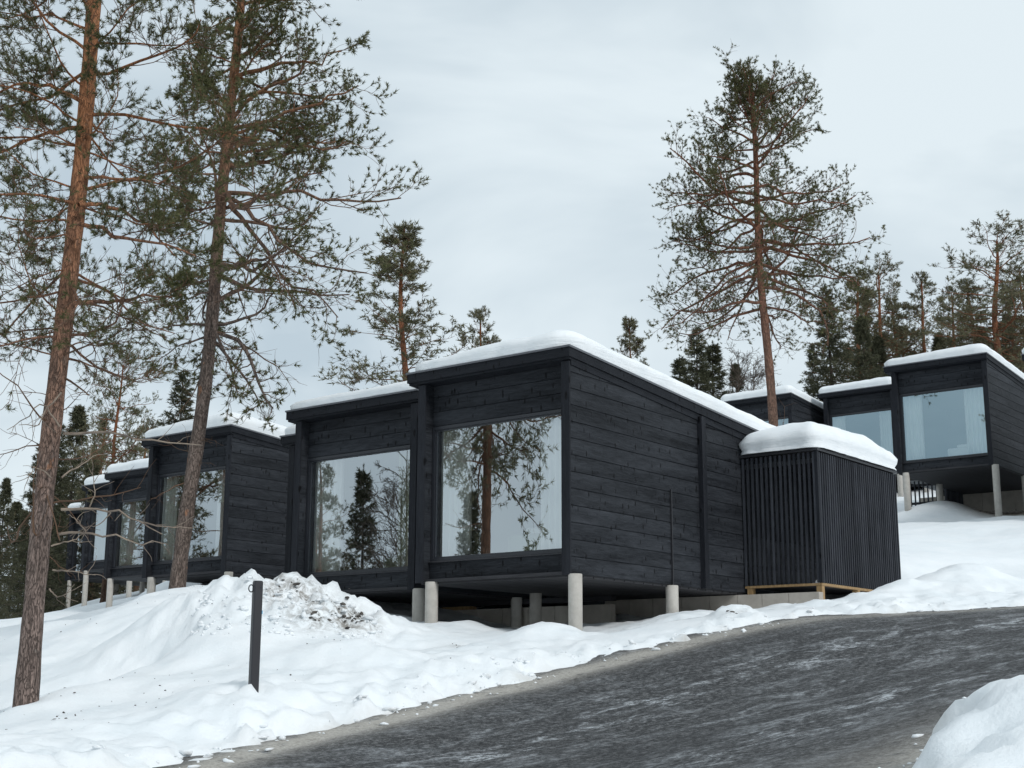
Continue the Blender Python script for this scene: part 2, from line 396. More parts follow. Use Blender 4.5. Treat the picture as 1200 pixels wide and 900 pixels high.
snow_px = [
    # foreground left
    (0, 900, 12.3), (100, 892, 13.0), (200, 888, 13.7), (0, 838, 17), (30, 825, 17), (100, 806, 18.3), (60, 815, 17.6), (150, 822, 17.6),
    (297, 806, 16), (230, 845, 15.4), (360, 818, 16.4), (420, 806, 17.2), (500, 794, 18.0), (560, 782, 18.6), (610, 774, 19.2), (450, 772, 19.4),
    (180, 775, 20.5), (120, 762, 23), (30, 772, 23), (0, 762, 27), (60, 748, 29), (0, 742, 38), (110, 754, 30),
    # snow pile
    (200, 716, 21.2), (225, 703, 21.2), (262, 690, 21.2), (300, 681, 21.4), (345, 681, 21.5), (368, 685, 21.4), (388, 699, 21.2), (412, 716, 21), (440, 734, 20.9),
    (230, 752, 19.6), (300, 755, 19.3), (370, 758, 19.2), (430, 760, 19.3), (300, 722, 20.3), (360, 722, 20.3), (480, 742, 21.0), (250, 725, 20.3),
    # in front of and under the near cabins
    (540, 744, 21.8), (600, 742, 21.9), (640, 735, 21.8), (672, 741, 22.0), (715, 748, 22.6), (750, 738, 22.8), (786, 724, 23.2), (830, 724, 23.0), (905, 713, 23.6),
    (505, 733, 24.1), (484, 729, 25.9), (950, 709, 24.8), (1000, 701, 25.2), (1030, 693, 25.6), (1060, 683, 26.0), (1100, 675, 26.2), (1130, 671, 26.4), (1170, 675, 26.2), (1200, 688, 25.0),
    (600, 757, 20.6), (700, 760, 20.8), (560, 764, 20.2), (800, 738, 21.6), (900, 722, 22.6), (1000, 710, 23.4),
    # slope behind the shed, upper cabins
    (1065, 640, 34), (1130, 642, 34), (1200, 640, 34), (1060, 613, 43), (1100, 613, 43.5), (1164, 608, 43.5), (1200, 606, 43.5),
    # left row
    (129, 743, 46.5), (129, 748, 41), (178, 714, 35), (152, 712, 41), (197, 702, 37), (103, 711, 57), (82, 712, 66), (60, 718, 54), (20, 732, 46), (124, 709, 58), (0, 740, 55), (0, 742, 65), (40, 726, 60), (30, 735, 70),
    (178, 722, 22.5), (178, 719, 27.5), (150, 727, 24), (152, 720, 32), (118, 738, 30), (190, 712, 31),
    (1056, 689, 28.7), (1040, 697, 27.4), (1082, 674, 30), (1015, 702, 26.6),
]
T_SNOW = TPS([tuple(at(*p)) for p in snow_px] + [tuple(p) for p in FAR] + [
    (-3.6, 23.6, 0.95), (-5.6, 24.2, 1.15), (-1.8, 24.5, 1.0), (-1, 26.5, 1.05), (0.5, 28, 1.2), (3, 27, 1.35), (-6.5, 27, 1.82), (-7, 30, 1.9), (-6, 36, 2.3), (-3, 33, 2.1),
    (2.5, 33, 2.3), (8, 30, 2.7), (6, 40, 3.9), (0, 45, 4.2), (-8, 48, 3.3),
    (16.5, 59, 8.0), (12, 61, 7.9), (20, 38, 4.9), (24, 30, 3.6), (15.5, 48, 5.95), (19, 47, 5.85), (17.5, 51, 6.35), (14.5, 51.5, 6.4), (12.5, 50, 6.1),
    (2.15, 8.0, -0.46), (2.3, 8.0, -0.36), (2.65, 8.0, -0.15), (3.0, 8.2, 0.02), (3.6, 8.6, 0.2), (3.3, 9.4, -0.05), (4.4, 10.6, 0.2), (5.4, 11.6, 0.4), (6, 9, 0.5), (5, 6, 0.0), (10, 14, 1.0), (9, 8, 0.7), (4, 2, -0.7), (14, 4, 0.5), (14, 17, 1.6),
    (-30, 62, 2.2), (-36, 82, 0.5), (-60, 60, -3), (-16, 17, -1.3), (-16, 28, 0.0), (-30, 22, -3.0), (-60, 10, -7), (-30, 5, -4), (-14, 8, -1.8), (0, -20, -3.2), (20, -20, -1), (-40, -20, -6),
    (-20, 100, 6), (0, 85, 9), (10, 100, 11), (32, 85, 13), (-45, 120, 0), (60, 60, 11), (60, 110, 15), (60, 20, 4), (30, 130, 14), (0, 130, 11)], 0.004)
BUMPS = [(*at(862, 722, 22.2)[:2], 0.26, 0.40), (*at(770, 738, 22.0)[:2], 0.10, 0.4), (*at(640, 742, 21.6)[:2], 0.04, 0.5), (*at(60, 748, 27)[:2], 0.26, 0.9),
         (*at(560, 768, 19.8)[:2], 0.12, 0.5), (*at(440, 782, 18.9)[:2], 0.13, 0.6), (*at(1120, 672, 26.2)[:2], 0.1, 0.6), (*at(690, 765, 20.4)[:2], 0.12, 0.35),
         (*at(370, 772, 18.8)[:2], 0.08, 0.45), (*at(155, 812, 17.8)[:2], 0.12, 0.8), (*at(1098, 600, 47.2)[:2], 0.55, 1.2), (*at(1092, 683, 25.6)[:2], 0.06, 0.55), (*at(1130, 674, 25.9)[:2], 0.06, 0.5), (*at(1165, 678, 25.6)[:2], 0.08, 0.5), (*at(1195, 690, 24.6)[:2], 0.10, 0.5), (*at(1050, 694, 24.8)[:2], 0.14, 0.5), (*at(1000, 706, 24.2)[:2], 0.10, 0.5), (*at(940, 714, 23.4)[:2], 0.10, 0.5)]
HOLES = []
def ground(x, y, fine=True):
    x = np.asarray(x, float); y = np.asarray(y, float)
    xc = np.clip(x, -70, 70); yc = np.clip(y, -28, 135)
    z = T_SNOW(xc, yc); rz = T_ROAD(np.clip(x, -40, 45), np.clip(y, -28, 40))
    for bx, by, h, r in BUMPS + HOLES:
        z = z + h * np.exp(-((x - bx) ** 2 + (y - by) ** 2) / (r * r))
    s = road_sd(x, y)
    near = np.exp(-np.clip(s, 0, None) / 1.2)
    z = z + 0.08 * fbm(x * 0.55, y * 0.55, 3) + 0.030 * fbm(x * 1.9 + 5, y * 1.9, 3)
    if fine:
        lump = fbm(x * 3.2, y * 3.2, 4)
        z = z + near * (0.11 * lump + 0.10 * np.maximum(fbm(x * 5.0 + 3, y * 5.0, 3), 0) + 0.07)
        md = np.exp(-(((x + 3.7) / 2.2) ** 2 + ((y - 21.2) / 1.2) ** 2) ** 2)
        rt = smoothstep(-5.2, -3.6, x)
        z = z + md * ((0.11 + 0.06 * rt) * fbm(x * 3.1, y * 3.1 + 4, 4) + (0.07 + 0.05 * rt) * np.abs(fbm(x * 6, y * 6, 3)))
    sn = s + 0.22 * fbm(x * 1.3, y * 1.3, 3) + 0.10 * pnoise(x * 5, y * 5)
    if fine: z = z + np.exp(-np.clip(s, 0, None) / 2.0) * 0.022 * fbm(x * 9.5, y * 9.5, 3)
    z = np.where((s > -.2) & (s < 1.5), np.maximum(z, rz + 0.05 * np.clip(s, 0, 1)), z)
    k = smoothstep(-0.06, 0.38, sn)
    return (rz - 0.10) * (1 - k) + z * k
def hit(px, py):
    """where the line of sight of a photograph pixel meets the snow"""
    Yd = np.arange(7, 70, .04); d = CR.T @ np.array([(px - 600) / F_PX, (py - 450) / F_PX, 1.0]); q = d[None] * (Yd / d[1])[:, None]
    b = q[:, 2] <= ground(q[:, 0], q[:, 1], False); k = int(np.argmax(b)); return q[k] if b.any() else q[-1]
HOLES = [(*hit(x, y)[:2], -1.3 * d, r) for x, y, Y, d, r in [(232, 876, 14.0, .10, .16), (262, 865, 14.4, .10, .15), (300, 857, 14.8, .08, .13), (150, 890, 13.3, .08, .2), (205, 868, 14.3, .08, .15),
         (312, 838, 15.6, .07, .13), (386, 836, 15.9, .07, .15), (445, 828, 16.4, .08, .14), (250, 772, 18.6, .05, .2), (150, 845, 16.2, .05, .22), (60, 880, 13.6, .06, .3), (275, 808, 16.2, .09, .12), (306, 807, 15.9, .1, .1), (120, 870, 14.3, .05, .18),
         (985, 716, 22.9, .12, .16), (1010, 714, 23.0, .09, .12), (1175, 690, 24.6, .12, .25), (20, 828, 16.9, .12, .3)]]
def gz(x, y): return float(ground(np.array([x]), np.array([y]))[0])

def axis_pts(spec):
    o = []
    for a, b, st in spec: o += list(np.arange(a, b, st))
    return np.array(o + [spec[-1][1]])
xs = axis_pts([(-900, -100, 80), (-100, -40, 6), (-40, -14, 1.0), (-14, -8, 0.25), (-8, 9, 0.075), (9, 20, 0.3), (20, 45, 1.5), (45, 100, 7), (100, 900, 80)])
ys = axis_pts([(-600, -60, 60), (-60, -10, 5), (-10, 6, 1.0), (6, 11.5, 0.12), (11.5, 27, 0.085), (27, 46, 0.3), (46, 70, 0.8), (70, 140, 5), (140, 1600, 90)])
X, Y = np.meshgrid(xs, ys)
Zg = ground(X, Y)
nx, ny = len(xs), len(ys)
I = np.arange(nx * ny).reshape(ny, nx)
quads = np.stack([I[:-1, :-1], I[:-1, 1:], I[1:, 1:], I[1:, :-1]], -1).reshape(-1, 4)
me = np_mesh('snow_ground', np.stack([X.ravel(), Y.ravel(), Zg.ravel()], 1), quads, True)
# stains: ploughed dirt in the pile (R), sandy meltwater by the road (G), bare rubble slope under the upper cabin (B)
dirt = np.zeros((nx * ny, 4), np.float32); dirt[:, 3] = 1
xf, yf = X.ravel(), Y.ravel()
def blob(px, py, Yd, rx, ry):
    p = hit(px, py) if Yd < 30 else at(px, py, Yd); return np.exp(-((xf - p[0]) / rx) ** 2 - ((yf - p[1]) / ry) ** 2)
dirt[:, 0] = np.clip(1.25 * blob(418, 728, 20.8, .30, .35) + .8 * blob(372, 728, 20.3, .38, .3) + .75 * blob(350, 692, 21.2, .55, .35) + .55 * blob(325, 700, 20.9, .3, .3) + .8 * blob(862, 722, 21.7, .16, .14) + .6 * blob(535, 758, 20.5, .16, .1)
                     + .7 * blob(318, 681, 21.3, .22, .2) + 0.4 * blob(365, 715, 20.6, .6, .4), 0, 1)
sdv = road_sd(X, Y).ravel()
dirt[:, 1] = np.clip(np.exp(-np.clip(sdv + 0.1, 0, None) / 0.14) * 1.0, 0, 1) * (yf > 5)
q = at(1172, 600, 46.5)
dirt[:, 2] = smoothstep(1.0, 0.4, np.hypot((xf - q[0] - 0.6) / 2.9, (yf - q[1]) / 2.2)) * 1.0
at1 = me.color_attributes.new('dirt', 'FLOAT_COLOR', 'POINT'); at1.data.foreach_set('color', dirt.ravel())
tag(link_mesh('snow_ground', me, None, M['snow']), 'snow covered hillside with ploughed banks', 'snow ground', kind='structure')

# road sheet
rx = np.arange(-16, 24, 0.14); ry = np.arange(1.5, 28.5, 0.14)
RX, RY = np.meshgrid(rx, ry); s = road_sd(RX, RY)
RZ = T_ROAD(RX, RY) + 0.012 * fbm(RX * 1.1, RY * 1.1, 3) + 0.004 * fbm(RX * 7, RY * 7, 2)
RI = np.arange(RX.size).reshape(RX.shape)
rq = np.stack([RI[:-1, :-1], RI[:-1, 1:], RI[1:, 1:], RI[1:, :-1]], -1).reshape(-1, 4)
keep = (s.ravel()[rq] < 0.75).any(1)
rq = rq[keep]; used = np.unique(rq); remap = -np.ones(RX.size, int); remap[used] = np.arange(len(used))
me = np_mesh('road', np.stack([RX.ravel(), RY.ravel(), RZ.ravel()], 1)[used], remap[rq], True)
sv = s.ravel()[used]
sand = np.clip(np.exp(-np.clip(np.abs(sv + 0.16) - .12, 0, None) / 0.15) * 1.2, 0, 1) * np.interp(RX.ravel()[used], [-3, 2, 5, 9], [1, .9, .55, .4])
nearb = (RY.ravel()[used] < 13) & (RX.ravel()[used] > 0)
sand = np.where(nearb, np.clip(np.exp(-np.abs(sv + 0.1) / 0.38) * 1.2, 0, 1), sand)
trk = np.exp(-((-sv - 2.3) / .55) ** 2) + .8 * np.exp(-((-sv - 4.1) / .5) ** 2) + .7 * np.exp(-((-sv - 6.2) / .6) ** 2)
ta = me.attributes.new('track', 'FLOAT', 'POINT'); ta.data.foreach_set('value', trk.astype(np.float32))
sa = me.attributes.new('sand', 'FLOAT', 'POINT'); sa.data.foreach_set('value', sand.astype(np.float32))
tag(link_mesh('road', me, None, M['road']), 'dark wet road climbing right with worn ice streaks', 'road', kind='structure')

# ------------------------------------------------------------------ cabins
RZ_CAB = math.radians(52.059 - 90)
UX = np.array([math.sin(0.9086), -math.cos(0.9086), 0]); UY = np.array([math.cos(0.9086), math.sin(0.9086), 0])
OA = np.array([0.9343, 22.2983, 1.7811])
def off(o, u, v, z=0.0): return np.asarray(o) - u * UX + v * UY + np.array([0, 0, z])
W, H0, SL = 3.29, 3.50, 0.076        # width, wall top at the front, roof fall per metre
def roof_z(y): return H0 - SL * y
_mesh_cache = {}

def plank_side(x_out, sgn, z0, z1, y0, y1):
    """one horizontal log of a side wall, its top cut by the roof slope; None if wholly above it"""
    ya = y1
    if roof_z(y1) < z0 + 0.02:
        ya = (H0 - z0 - 0.02) / SL
        if ya < y0 + 0.1: return None
    ysl = [y0, ya]
    yc = (H0 - z1) / SL
    if y0 < yc < ya: ysl = [y0, yc, ya]
    rings = []
    c = 0.009
    for y in ysl:
        zt = min(z1, roof_z(y))
        prof = [(-0.06, z0 + .003), (-c, z0 + .003), (0, z0 + c + .003), (0, max(zt - c, z0 + c + .004)), (-c, zt - .001), (-0.06, zt - .001)]
        rings.append([(x_out + sgn * a, y, b) for a, b in prof])
    if sgn > 0: rings = [r[::-1] for r in rings]
    return MB().loft(rings)

def curtain(o, x0, x1, y, z0, z1, mat, label, group, folds, rot, flare=0.0):
    n = int(folds * 10); V = []
    for i in range(n + 1):
        f = i / n; x = x0 + (x1 - x0) * f; yy = y + 0.045 * math.sin(f * folds * 2 * math.pi) + 0.015 * math.sin(f * folds * 5.1 + 1)
        for zf in (0, 0.33, 0.66, 1):
            V.append((x + flare * (1 - zf) ** 2 * (1 - f), yy * 1.0 + 0.01 * math.sin(7 * f + 3 * zf), z0 + (z1 - z0) * zf))
    Fq = [(i * 4 + j, (i + 1) * 4 + j, (i + 1) * 4 + j + 1, i * 4 + j + 1) for i in range(n) for j in range(3)]
    me = np_mesh('curtain', V, Fq, True)
    c = link_mesh('curtain', me, None, M[mat]); c.location = o; c.rotation_euler = (0, 0, rot)
    sol = c.modifiers.new('thick', 'SOLIDIFY'); sol.thickness = 0.004
    return tag(c, label, 'curtain', group)

def cabin(name, o, label, L=9.4, detail=True, overhang=0.21, width=W, window=True, piles=None, glass='glass', cat='cabin'):
    """local axes: X along the front to the right (0 = right outer face), Y back, Z up from the wall foot"""
    root = empty(name, o, RZ_CAB); tag(root, label, cat, 'black timber cabins on concrete piles')
    x0 = -width
    def put(mb, nm, mat, parent=root, smooth=False): return mb.build(nm, M[mat], parent, smooth)
    # ---- side walls of stacked logs
    hs = [0.275] * 14
    for sgn, xo, nm in ((1, 0.0, 'side_wall'), (-1, x0, 'side_wall')):
        core = MB(); xa, xb = (xo - 0.15, xo - 0.05) if sgn > 0 else (xo + 0.05, xo + 0.15)
        core.hexa([(xa, .03, 0), (xb, .03, 0), (xb, L, 0), (xa, L, 0)], [(xa, .03, roof_z(.03)), (xb, .03, roof_z(.03)), (xb, L, roof_z(L)), (xa, L, roof_z(L))])
        wall = put(core, nm, 'wood_y')
        z = 0.004; joined = MB()
        for i, h in enumerate(hs):
            if z > H0 - 0.05: break
            p = plank_side(xo, sgn, z, z + h, 0.032, L)
            if p:
                if detail and sgn > 0: put(p, 'plank', 'wood_y', wall)
                else: joined.add(p.v, p.f)
            z += h
        if joined.v: put(joined, 'log_cladding', 'wood_y', wall)
        # upright end board facing the front
        e0, e1 = (xo - 0.16, xo + 0.006) if sgn > 0 else (xo - 0.006, xo + 0.16)
        put(MB().box(e0, e1, -0.004, 0.03, -0.012, H0 - 0.02), 'end_board', 'trim_z')
        if sgn > 0:
            b = MB(); pr = 0.018
            b.hexa([(xo, .04, roof_z(.04) - .075), (xo + pr, .04, roof_z(.04) - .075), (xo + pr, L, roof_z(L) - .075), (xo, L, roof_z(L) - .075)],
                   [(xo, .04, roof_z(.04) + .06), (xo + pr, .04, roof_z(.04) + .06), (xo + pr, L, roof_z(L) + .06), (xo, L, roof_z(L) + .06)])
            put(b, 'eave_board', 'trim')
            put(MB().box(xo, xo + 0.10, 4.09, 4.235, 0.0, roof_z(4.2) - 0.0), 'batten', 'trim_z')
    # ---- recessed front
    fx0, fx1 = x0 + 0.16, -0.16; ry_ = 0.22
    fw = put(MB().box(fx0 - .005, fx1 + .005, ry_ + .05, ry_ + .12, 2.74, H0 - .02), 'front_wall', 'wood_x')
    joined = MB(); z = 2.752
    for h in (0.262, 0.262, 0.24):
        z1 = min(z + h, H0 - .01); c = 0.008
        prof = [(ry_ + .06, z + .003), (ry_ + c, z + .003), (ry_, z + c), (ry_, z1 - c), (ry_ + c, z1 - .001), (ry_ + .06, z1 - .001)]
        p = MB().loft([[(x, a, b) for a, b in prof] for x in (fx0, fx1)])
        if detail: put(p, 'plank', 'wood_x', fw)
        else: joined.add(p.v, p.f)
        z += h
    if joined.v: put(joined, 'log_cladding', 'wood_x', fw)
    put(MB().box(fx0, fx1, ry_ - .03, ry_ + .10, -0.006, 0.345), 'apron_board', 'wood_x')
    # ---- window
    if window:
        wz0, wz1 = 0.36, 2.745; fr = 0.055
        wf = MB()
        wf.box(fx0, fx0 + fr, ry_ - .012, ry_ + .09, wz0, wz1); wf.box(fx1 - fr, fx1, ry_ - .012, ry_ + .09, wz0, wz1)
        wf.box(fx0 + fr, fx1 - fr, ry_ - .012, ry_ + .09, wz0, wz0 + fr); wf.box(fx0 + fr, fx1 - fr, ry_ - .012, ry_ + .09, wz1 - fr, wz1)
        win = put(wf, 'window', 'frame')
        ins = MB(); q = 0.028
        a0, a1, b0, b1 = fx0 + fr, fx1 - fr, wz0 + fr, wz1 - fr
        ins.box(a0, a0 + q, ry_ + .012, ry_ + .07, b0, b1); ins.box(a1 - q, a1, ry_ + .012, ry_ + .07, b0, b1)
        ins.box(a0 + q, a1 - q, ry_ + .012, ry_ + .07, b0, b0 + q); ins.box(a0 + q, a1 - q, ry_ + .012, ry_ + .07, b1 - q, b1)
        put(ins, 'sash', 'frame', win)
        g = MB(); g.add([(a0 + q, ry_ + .035, b0 + q), (a1 - q, ry_ + .035, b0 + q), (a1 - q, ry_ + .035, b1 - q), (a0 + q, ry_ + .035, b1 - q)], [(0, 1, 2, 3)])
        put(g, 'pane', glass, win)
        put(MB().hexa([(fx0, ry_ - .075, .340), (fx1, ry_ - .075, .340), (fx1, ry_ - .012, .352), (fx0, ry_ - .012, .352)],
                      [(fx0, ry_ - .075, .352), (fx1, ry_ - .075, .352), (fx1, ry_ - .012, .372), (fx0, ry_ - .012, .372)]), 'sill', 'steel', win)
    # ---- room behind the glass
    room = MB(); room.box(x0 + .15, -.15, 4.6, 4.7, .05, 3.2); room.box(x0 + .15, -.15, .32, 4.6, 2.86, 2.92)
    room.box(x0 + .15, x0 + .17, .32, 4.6, .05, 2.86); room.box(-.17, -.15, .32, 4.6, .05, 2.86)
    put(room, 'room_lining', 'room')
    put(MB().box(x0 + .15, -.15, .24, 4.6, .0, .06), 'room_floor', 'room')
    # ---- floor with boards underneath
    fl = put(MB().box(x0 + .02, -.02, .06, L - .05, -.004, .05), 'floor', 'under')
    if detail:
        k = 0
        while 0.12 + k * 0.3 < min(L - .3, 6.2):
            put(MB().box(x0 + .03, -.03, .12 + k * .3, .12 + k * .3 + .27, -.03, -.006), 'floor_board', 'under', fl); k += 1
    # ---- roof
    rx0, rx1, y0, y1 = x0 - overhang, 0.022, -.03, L + .15
    th = 0.17
    rf = MB().hexa([(rx0, y0, roof_z(y0) + .005), (rx1, y0, roof_z(y0) + .005), (rx1, y1, roof_z(y1) + .005), (rx0, y1, roof_z(y1) + .005)],
                   [(rx0, y0, roof_z(y0) + th + .04), (rx1, y0, roof_z(y0) + th + .04), (rx1, y1, roof_z(y1) + th + .04), (rx0, y1, roof_z(y1) + th + .04)])
    roof = put(rf, 'roof', 'trim')
    zb, zt = roof_z(y0) + .045, roof_z(y0) + .215
    put(MB().box(rx0 - .026, rx1 + .026, y0 - .03, y0 - .002, zb, zt), 'fascia', 'trim', roof)
    for xa, xb in ((rx1 + .002, rx1 + .026), (rx0 - .026, rx0 - .002)):
        dz = lambda y, e: roof_z(y) + e
        put(MB().hexa([(xa, y0, dz(y0, .045)), (xb, y0, dz(y0, .045)), (xb, y1, dz(y1, .045)), (xa, y1, dz(y1, .045))],
                      [(xa, y0, dz(y0, .214)), (xb, y0, dz(y0, .214)), (xb, y1, dz(y1, .214)), (xa, y1, dz(y1, .214))]), 'fascia', 'trim', roof)
    e = MB()
    e.box(rx0 - .045, rx1 + .045, y0 - .05, y0 - .03, zt - .012, zt + .02)
    for xa, xb in ((rx1 + .028, rx1 + .045), (rx0 - .045, rx0 - .028)):
        e.hexa([(xa, y0 - .03, roof_z(y0) + .20), (xb, y0 - .03, roof_z(y0) + .20), (xb, y1, roof_z(y1) + .20), (xa, y1, roof_z(y1) + .20)],
               [(xa, y0 - .03, roof_z(y0) + .235), (xb, y0 - .03, roof_z(y0) + .235), (xb, y1, roof_z(y1) + .235), (xa, y1, roof_z(y1) + .235)])
    put(e, 'drip_edge', 'drip', roof)
    # ---- piles
    R = Matrix.Rotation(RZ_CAB, 3, 'Z')
    for (px_, py_) in (piles if piles is not None else [(.03, .10), (x0 + .29, .10), (.0, 3.08), (x0 + .29, 3.08)]):
        w = Vector(o) + R @ Vector((px_, py_, 0)); zb = gz(w.x, w.y) - 0.4 - o[2]
        put(MB().cyl(px_, py_, min(zb, -.6), 0.004 if py_ < 1 else -0.004, 0.113, 18), 'pile', 'pile', root, True)
    return root

def snow_slab(o, x0, x1, y0, y1, zfun, tfun, label, rad=0.18, bulge=(0, .01, .02), seed=0, rot=RZ_CAB, amp=1.0, group='snow slabs lying on the roofs'):
    """a rounded blanket of snow: top grid with a curved shoulder and a lumpy rim"""
    def cl(a, b, n):
        tt = np.linspace(0, 1, n); e = 0.5 - 0.5 * np.cos(np.pi * tt); tt = 0.55 * e + 0.45 * tt
        return a + (b - a) * tt
    nx_ = max(22, int((x1 - x0) / .09)); ny_ = max(30, int((y1 - y0) / .12))
    gx, gy = np.meshgrid(cl(x0, x1, nx_), cl(y0, y1, ny_))
    d = np.minimum(np.minimum(gx - x0, x1 - gx), np.minimum(gy - y0, y1 - gy))
    dx = np.minimum(gx - x0, x1 - gx); dy = np.minimum(gy - y0, y1 - gy)
    ex = np.clip(1 - dx / rad, 0, 1); ey = np.clip(1 - dy / rad, 0, 1)
    q = np.sqrt(ex**2 + ey**2); mxy = np.maximum(np.maximum(ex, ey), 1e-6); kx = np.where((ex > 0) & (ey > 0), mxy / np.maximum(q, 1e-6), 1.0)
    gx = np.where(gx < (x0 + x1) / 2, x0 + rad * (1 - ex * kx) * (ex > 0) + (gx - x0) * (ex <= 0), x1 - rad * (1 - ex * kx) * (ex > 0) - (x1 - gx) * (ex <= 0))
    gy = np.where(gy < (y0 + y1) / 2, y0 + rad * (1 - ey * kx) * (ey > 0) + (gy - y0) * (ey <= 0), y1 - rad * (1 - ey * kx) * (ey > 0) - (y1 - gy) * (ey <= 0))
    e = np.maximum(ex, ey)
    sh = np.clip(1 - e**2.2, 0, 1) ** .5
    T_ = tfun((gx - x0) / (x1 - x0), (gy - y0) / (y1 - y0))
    n1 = fbm(gx * .9 + seed * 7.1, gy * .9 + seed * 3.3, 3)
    z = zfun(gy) + T_ * (0.5 + 0.5 * sh) * (1 + 0.10 * amp * n1) + 0.012 * amp * fbm(gx * 4 + seed, gy * 4, 2) * sh
    ins = (1 - sh) * 0.0
    V = np.stack([gx, gy, z], -1).reshape(-1, 3)
    Ii = np.arange(nx_ * ny_).reshape(ny_, nx_)
    Q = [np.stack([Ii[:-1, :-1], Ii[:-1, 1:], Ii[1:, 1:], Ii[1:, :-1]], -1).reshape(-1, 4)]
    ring = np.concatenate([Ii[0, :-1], Ii[:-1, -1], Ii[-1, :0:-1], Ii[:0:-1, 0]])
    P = V[ring]; nxt = np.roll(P, -1, 0); prv = np.roll(P, 1, 0); tg = nxt - prv
    nrm = np.stack([tg[:, 1], -tg[:, 0]], 1); nrm /= np.linalg.norm(nrm, axis=1)[:, None] + 1e-9
    T0 = T_.reshape(-1)[ring]; zb = zfun(P[:, 1])
    last = ring; allV = [V]; base = len(V)
    lum = fbm(P[:, 0] * 2.3 + seed, P[:, 1] * 2.3 + seed * 2, 3); lum2 = fbm(P[:, 0] * 6 + seed, P[:, 1] * 6, 2)
    wob = 0.03 * amp * lum
    # also push the rim of the top by the same wobble
    V[ring, :2] += nrm * (wob + bulge[2])[:, None] if np.ndim(wob) else 0
    V[ring, 2] += 0
    for hf, b in ((0.34, bulge[2] * .7 + bulge[1] * .3), (0.18, bulge[1]), (0.07, bulge[0]), (0.0, bulge[0] - .008)):
        p = P.copy(); p[:, :2] += nrm * (wob * (0.4 + hf) + b + 0.012 * amp * lum2)[:, None]
        p[:, 2] = zb + T0 * hf + (0.006 if hf == 0 else 0.02 * amp * lum2 * (hf > 0.05))
        idx = base + np.arange(len(ring)); base += len(ring); allV.append(p)
        Q.append(np.stack([last, np.roll(last, -1), np.roll(idx, -1), idx], 1)[:, ::-1]); last = idx
    me = np_mesh('roof_snow', np.concatenate(allV), np.concatenate(Q), True)
    ob = link_mesh('roof_snow', me, None, M['snow_roof']); ob.location = o; ob.rotation_euler = (0, 0, rot)
    return tag(ob, label, 'roof snow', group)

def cab_snow(o, label, t_left, t_right, L=9.4, overhang=0.21, width=W, seed=0, rad=0.30):
    return snow_slab(o, -width - overhang - .05, .06, -.07, L + .2, lambda y: roof_z(y) + .226,
                     lambda a, b: t_left + (t_right - t_left) * smoothstep(0.0, 0.85, a) + 0 * b, label, rad, (.005, .008, .03), seed, amp=.95)

# positions: near pair, left row, upper row
OB = off(OA, 4.31, 1.10); OX = off(OA, 7.62, 2.96, -0.02)
OC = np.array([-7.15, 35.0, 2.81]); OC2 = np.array([-11.68, 47.09, 3.68]); OC3 = np.array([-16.04, 58.62, 4.88]); OC4 = np.array([-21.02, 72.26, 5.47])
OD = np.array([15.66, 44.83, 7.17]); OE = np.array([16.5, 58.96, 9.19]); OF = np.array([12.26, 60.0, 9.01]); OG = np.array([17.85, 37.85, 5.95])

cabA = cabin('cabin', OA, 'nearest black timber cabin with a long plank side wall beside the slatted shed')
cabB = cabin('cabin', OB, 'black cabin just left of the nearest one with a green drape in its window')
cabX = cabin('cabin', OX, 'narrow dark cabin end in the gap behind the ploughed snow pile', L=6.0, detail=False, width=2.15)
cabC = cabin('cabin', OC, 'black cabin behind the leaning middle pine with a blank dark side wall', overhang=0.26)
cabC2 = cabin('cabin', OC2, 'second black cabin of the left row, just left of the leaning pine', detail=False)
cabC3 = cabin('cabin', OC3, 'third black cabin of the left row, showing one tall pale window strip', detail=False)
cabC4 = cabin('cabin', OC4, 'farthest black cabin of the left row, half hidden by dead twigs', detail=False)
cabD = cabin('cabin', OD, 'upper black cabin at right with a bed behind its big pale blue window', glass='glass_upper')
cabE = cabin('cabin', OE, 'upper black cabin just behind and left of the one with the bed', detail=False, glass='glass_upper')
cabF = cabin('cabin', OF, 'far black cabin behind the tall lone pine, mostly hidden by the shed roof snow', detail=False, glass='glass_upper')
cabG = cabin('cabin', OG, 'cabin cut off by the right edge of the photo, only its roof tip showing', detail=False)

cab_snow(OA, 'thick snow slab on the roof of the nearest cabin', .25, .38, seed=1, rad=.46)
cab_snow(OB, 'thin snow slab on the roof of the cabin just left of the nearest one', .21, .27, seed=2)
cab_snow(OX, 'short snow slab on the narrow cabin end in the gap', .26, .28, L=6.0, width=2.15, seed=3)
cab_snow(OC, 'snow slab on the roof of the cabin behind the leaning middle pine', .32, .40, overhang=.26, seed=4)
cab_snow(OC2, 'snow cap on the roof of the second cabin of the left row', .38, .42, seed=5)
cab_snow(OC3, 'snow cap on the roof of the third cabin of the left row, below twigs', .42, .45, seed=6)
cab_snow(OC4, 'small snow cap on the farthest cabin of the left row', .42, .45, seed=7)
cab_snow(OD, 'snow slab on the roof of the upper cabin with the bed', .32, .38, seed=8)
cab_snow(OE, 'snow slab on the roof of the upper cabin just behind and left', .38, .42, seed=9)
cab_snow(OF, 'snow slab on the far cabin roof behind the tall lone pine trunk', .40, .42, seed=10)
cab_snow(OG, 'snow tip on the roof cut off by the right photo edge', .33, .38, seed=11)

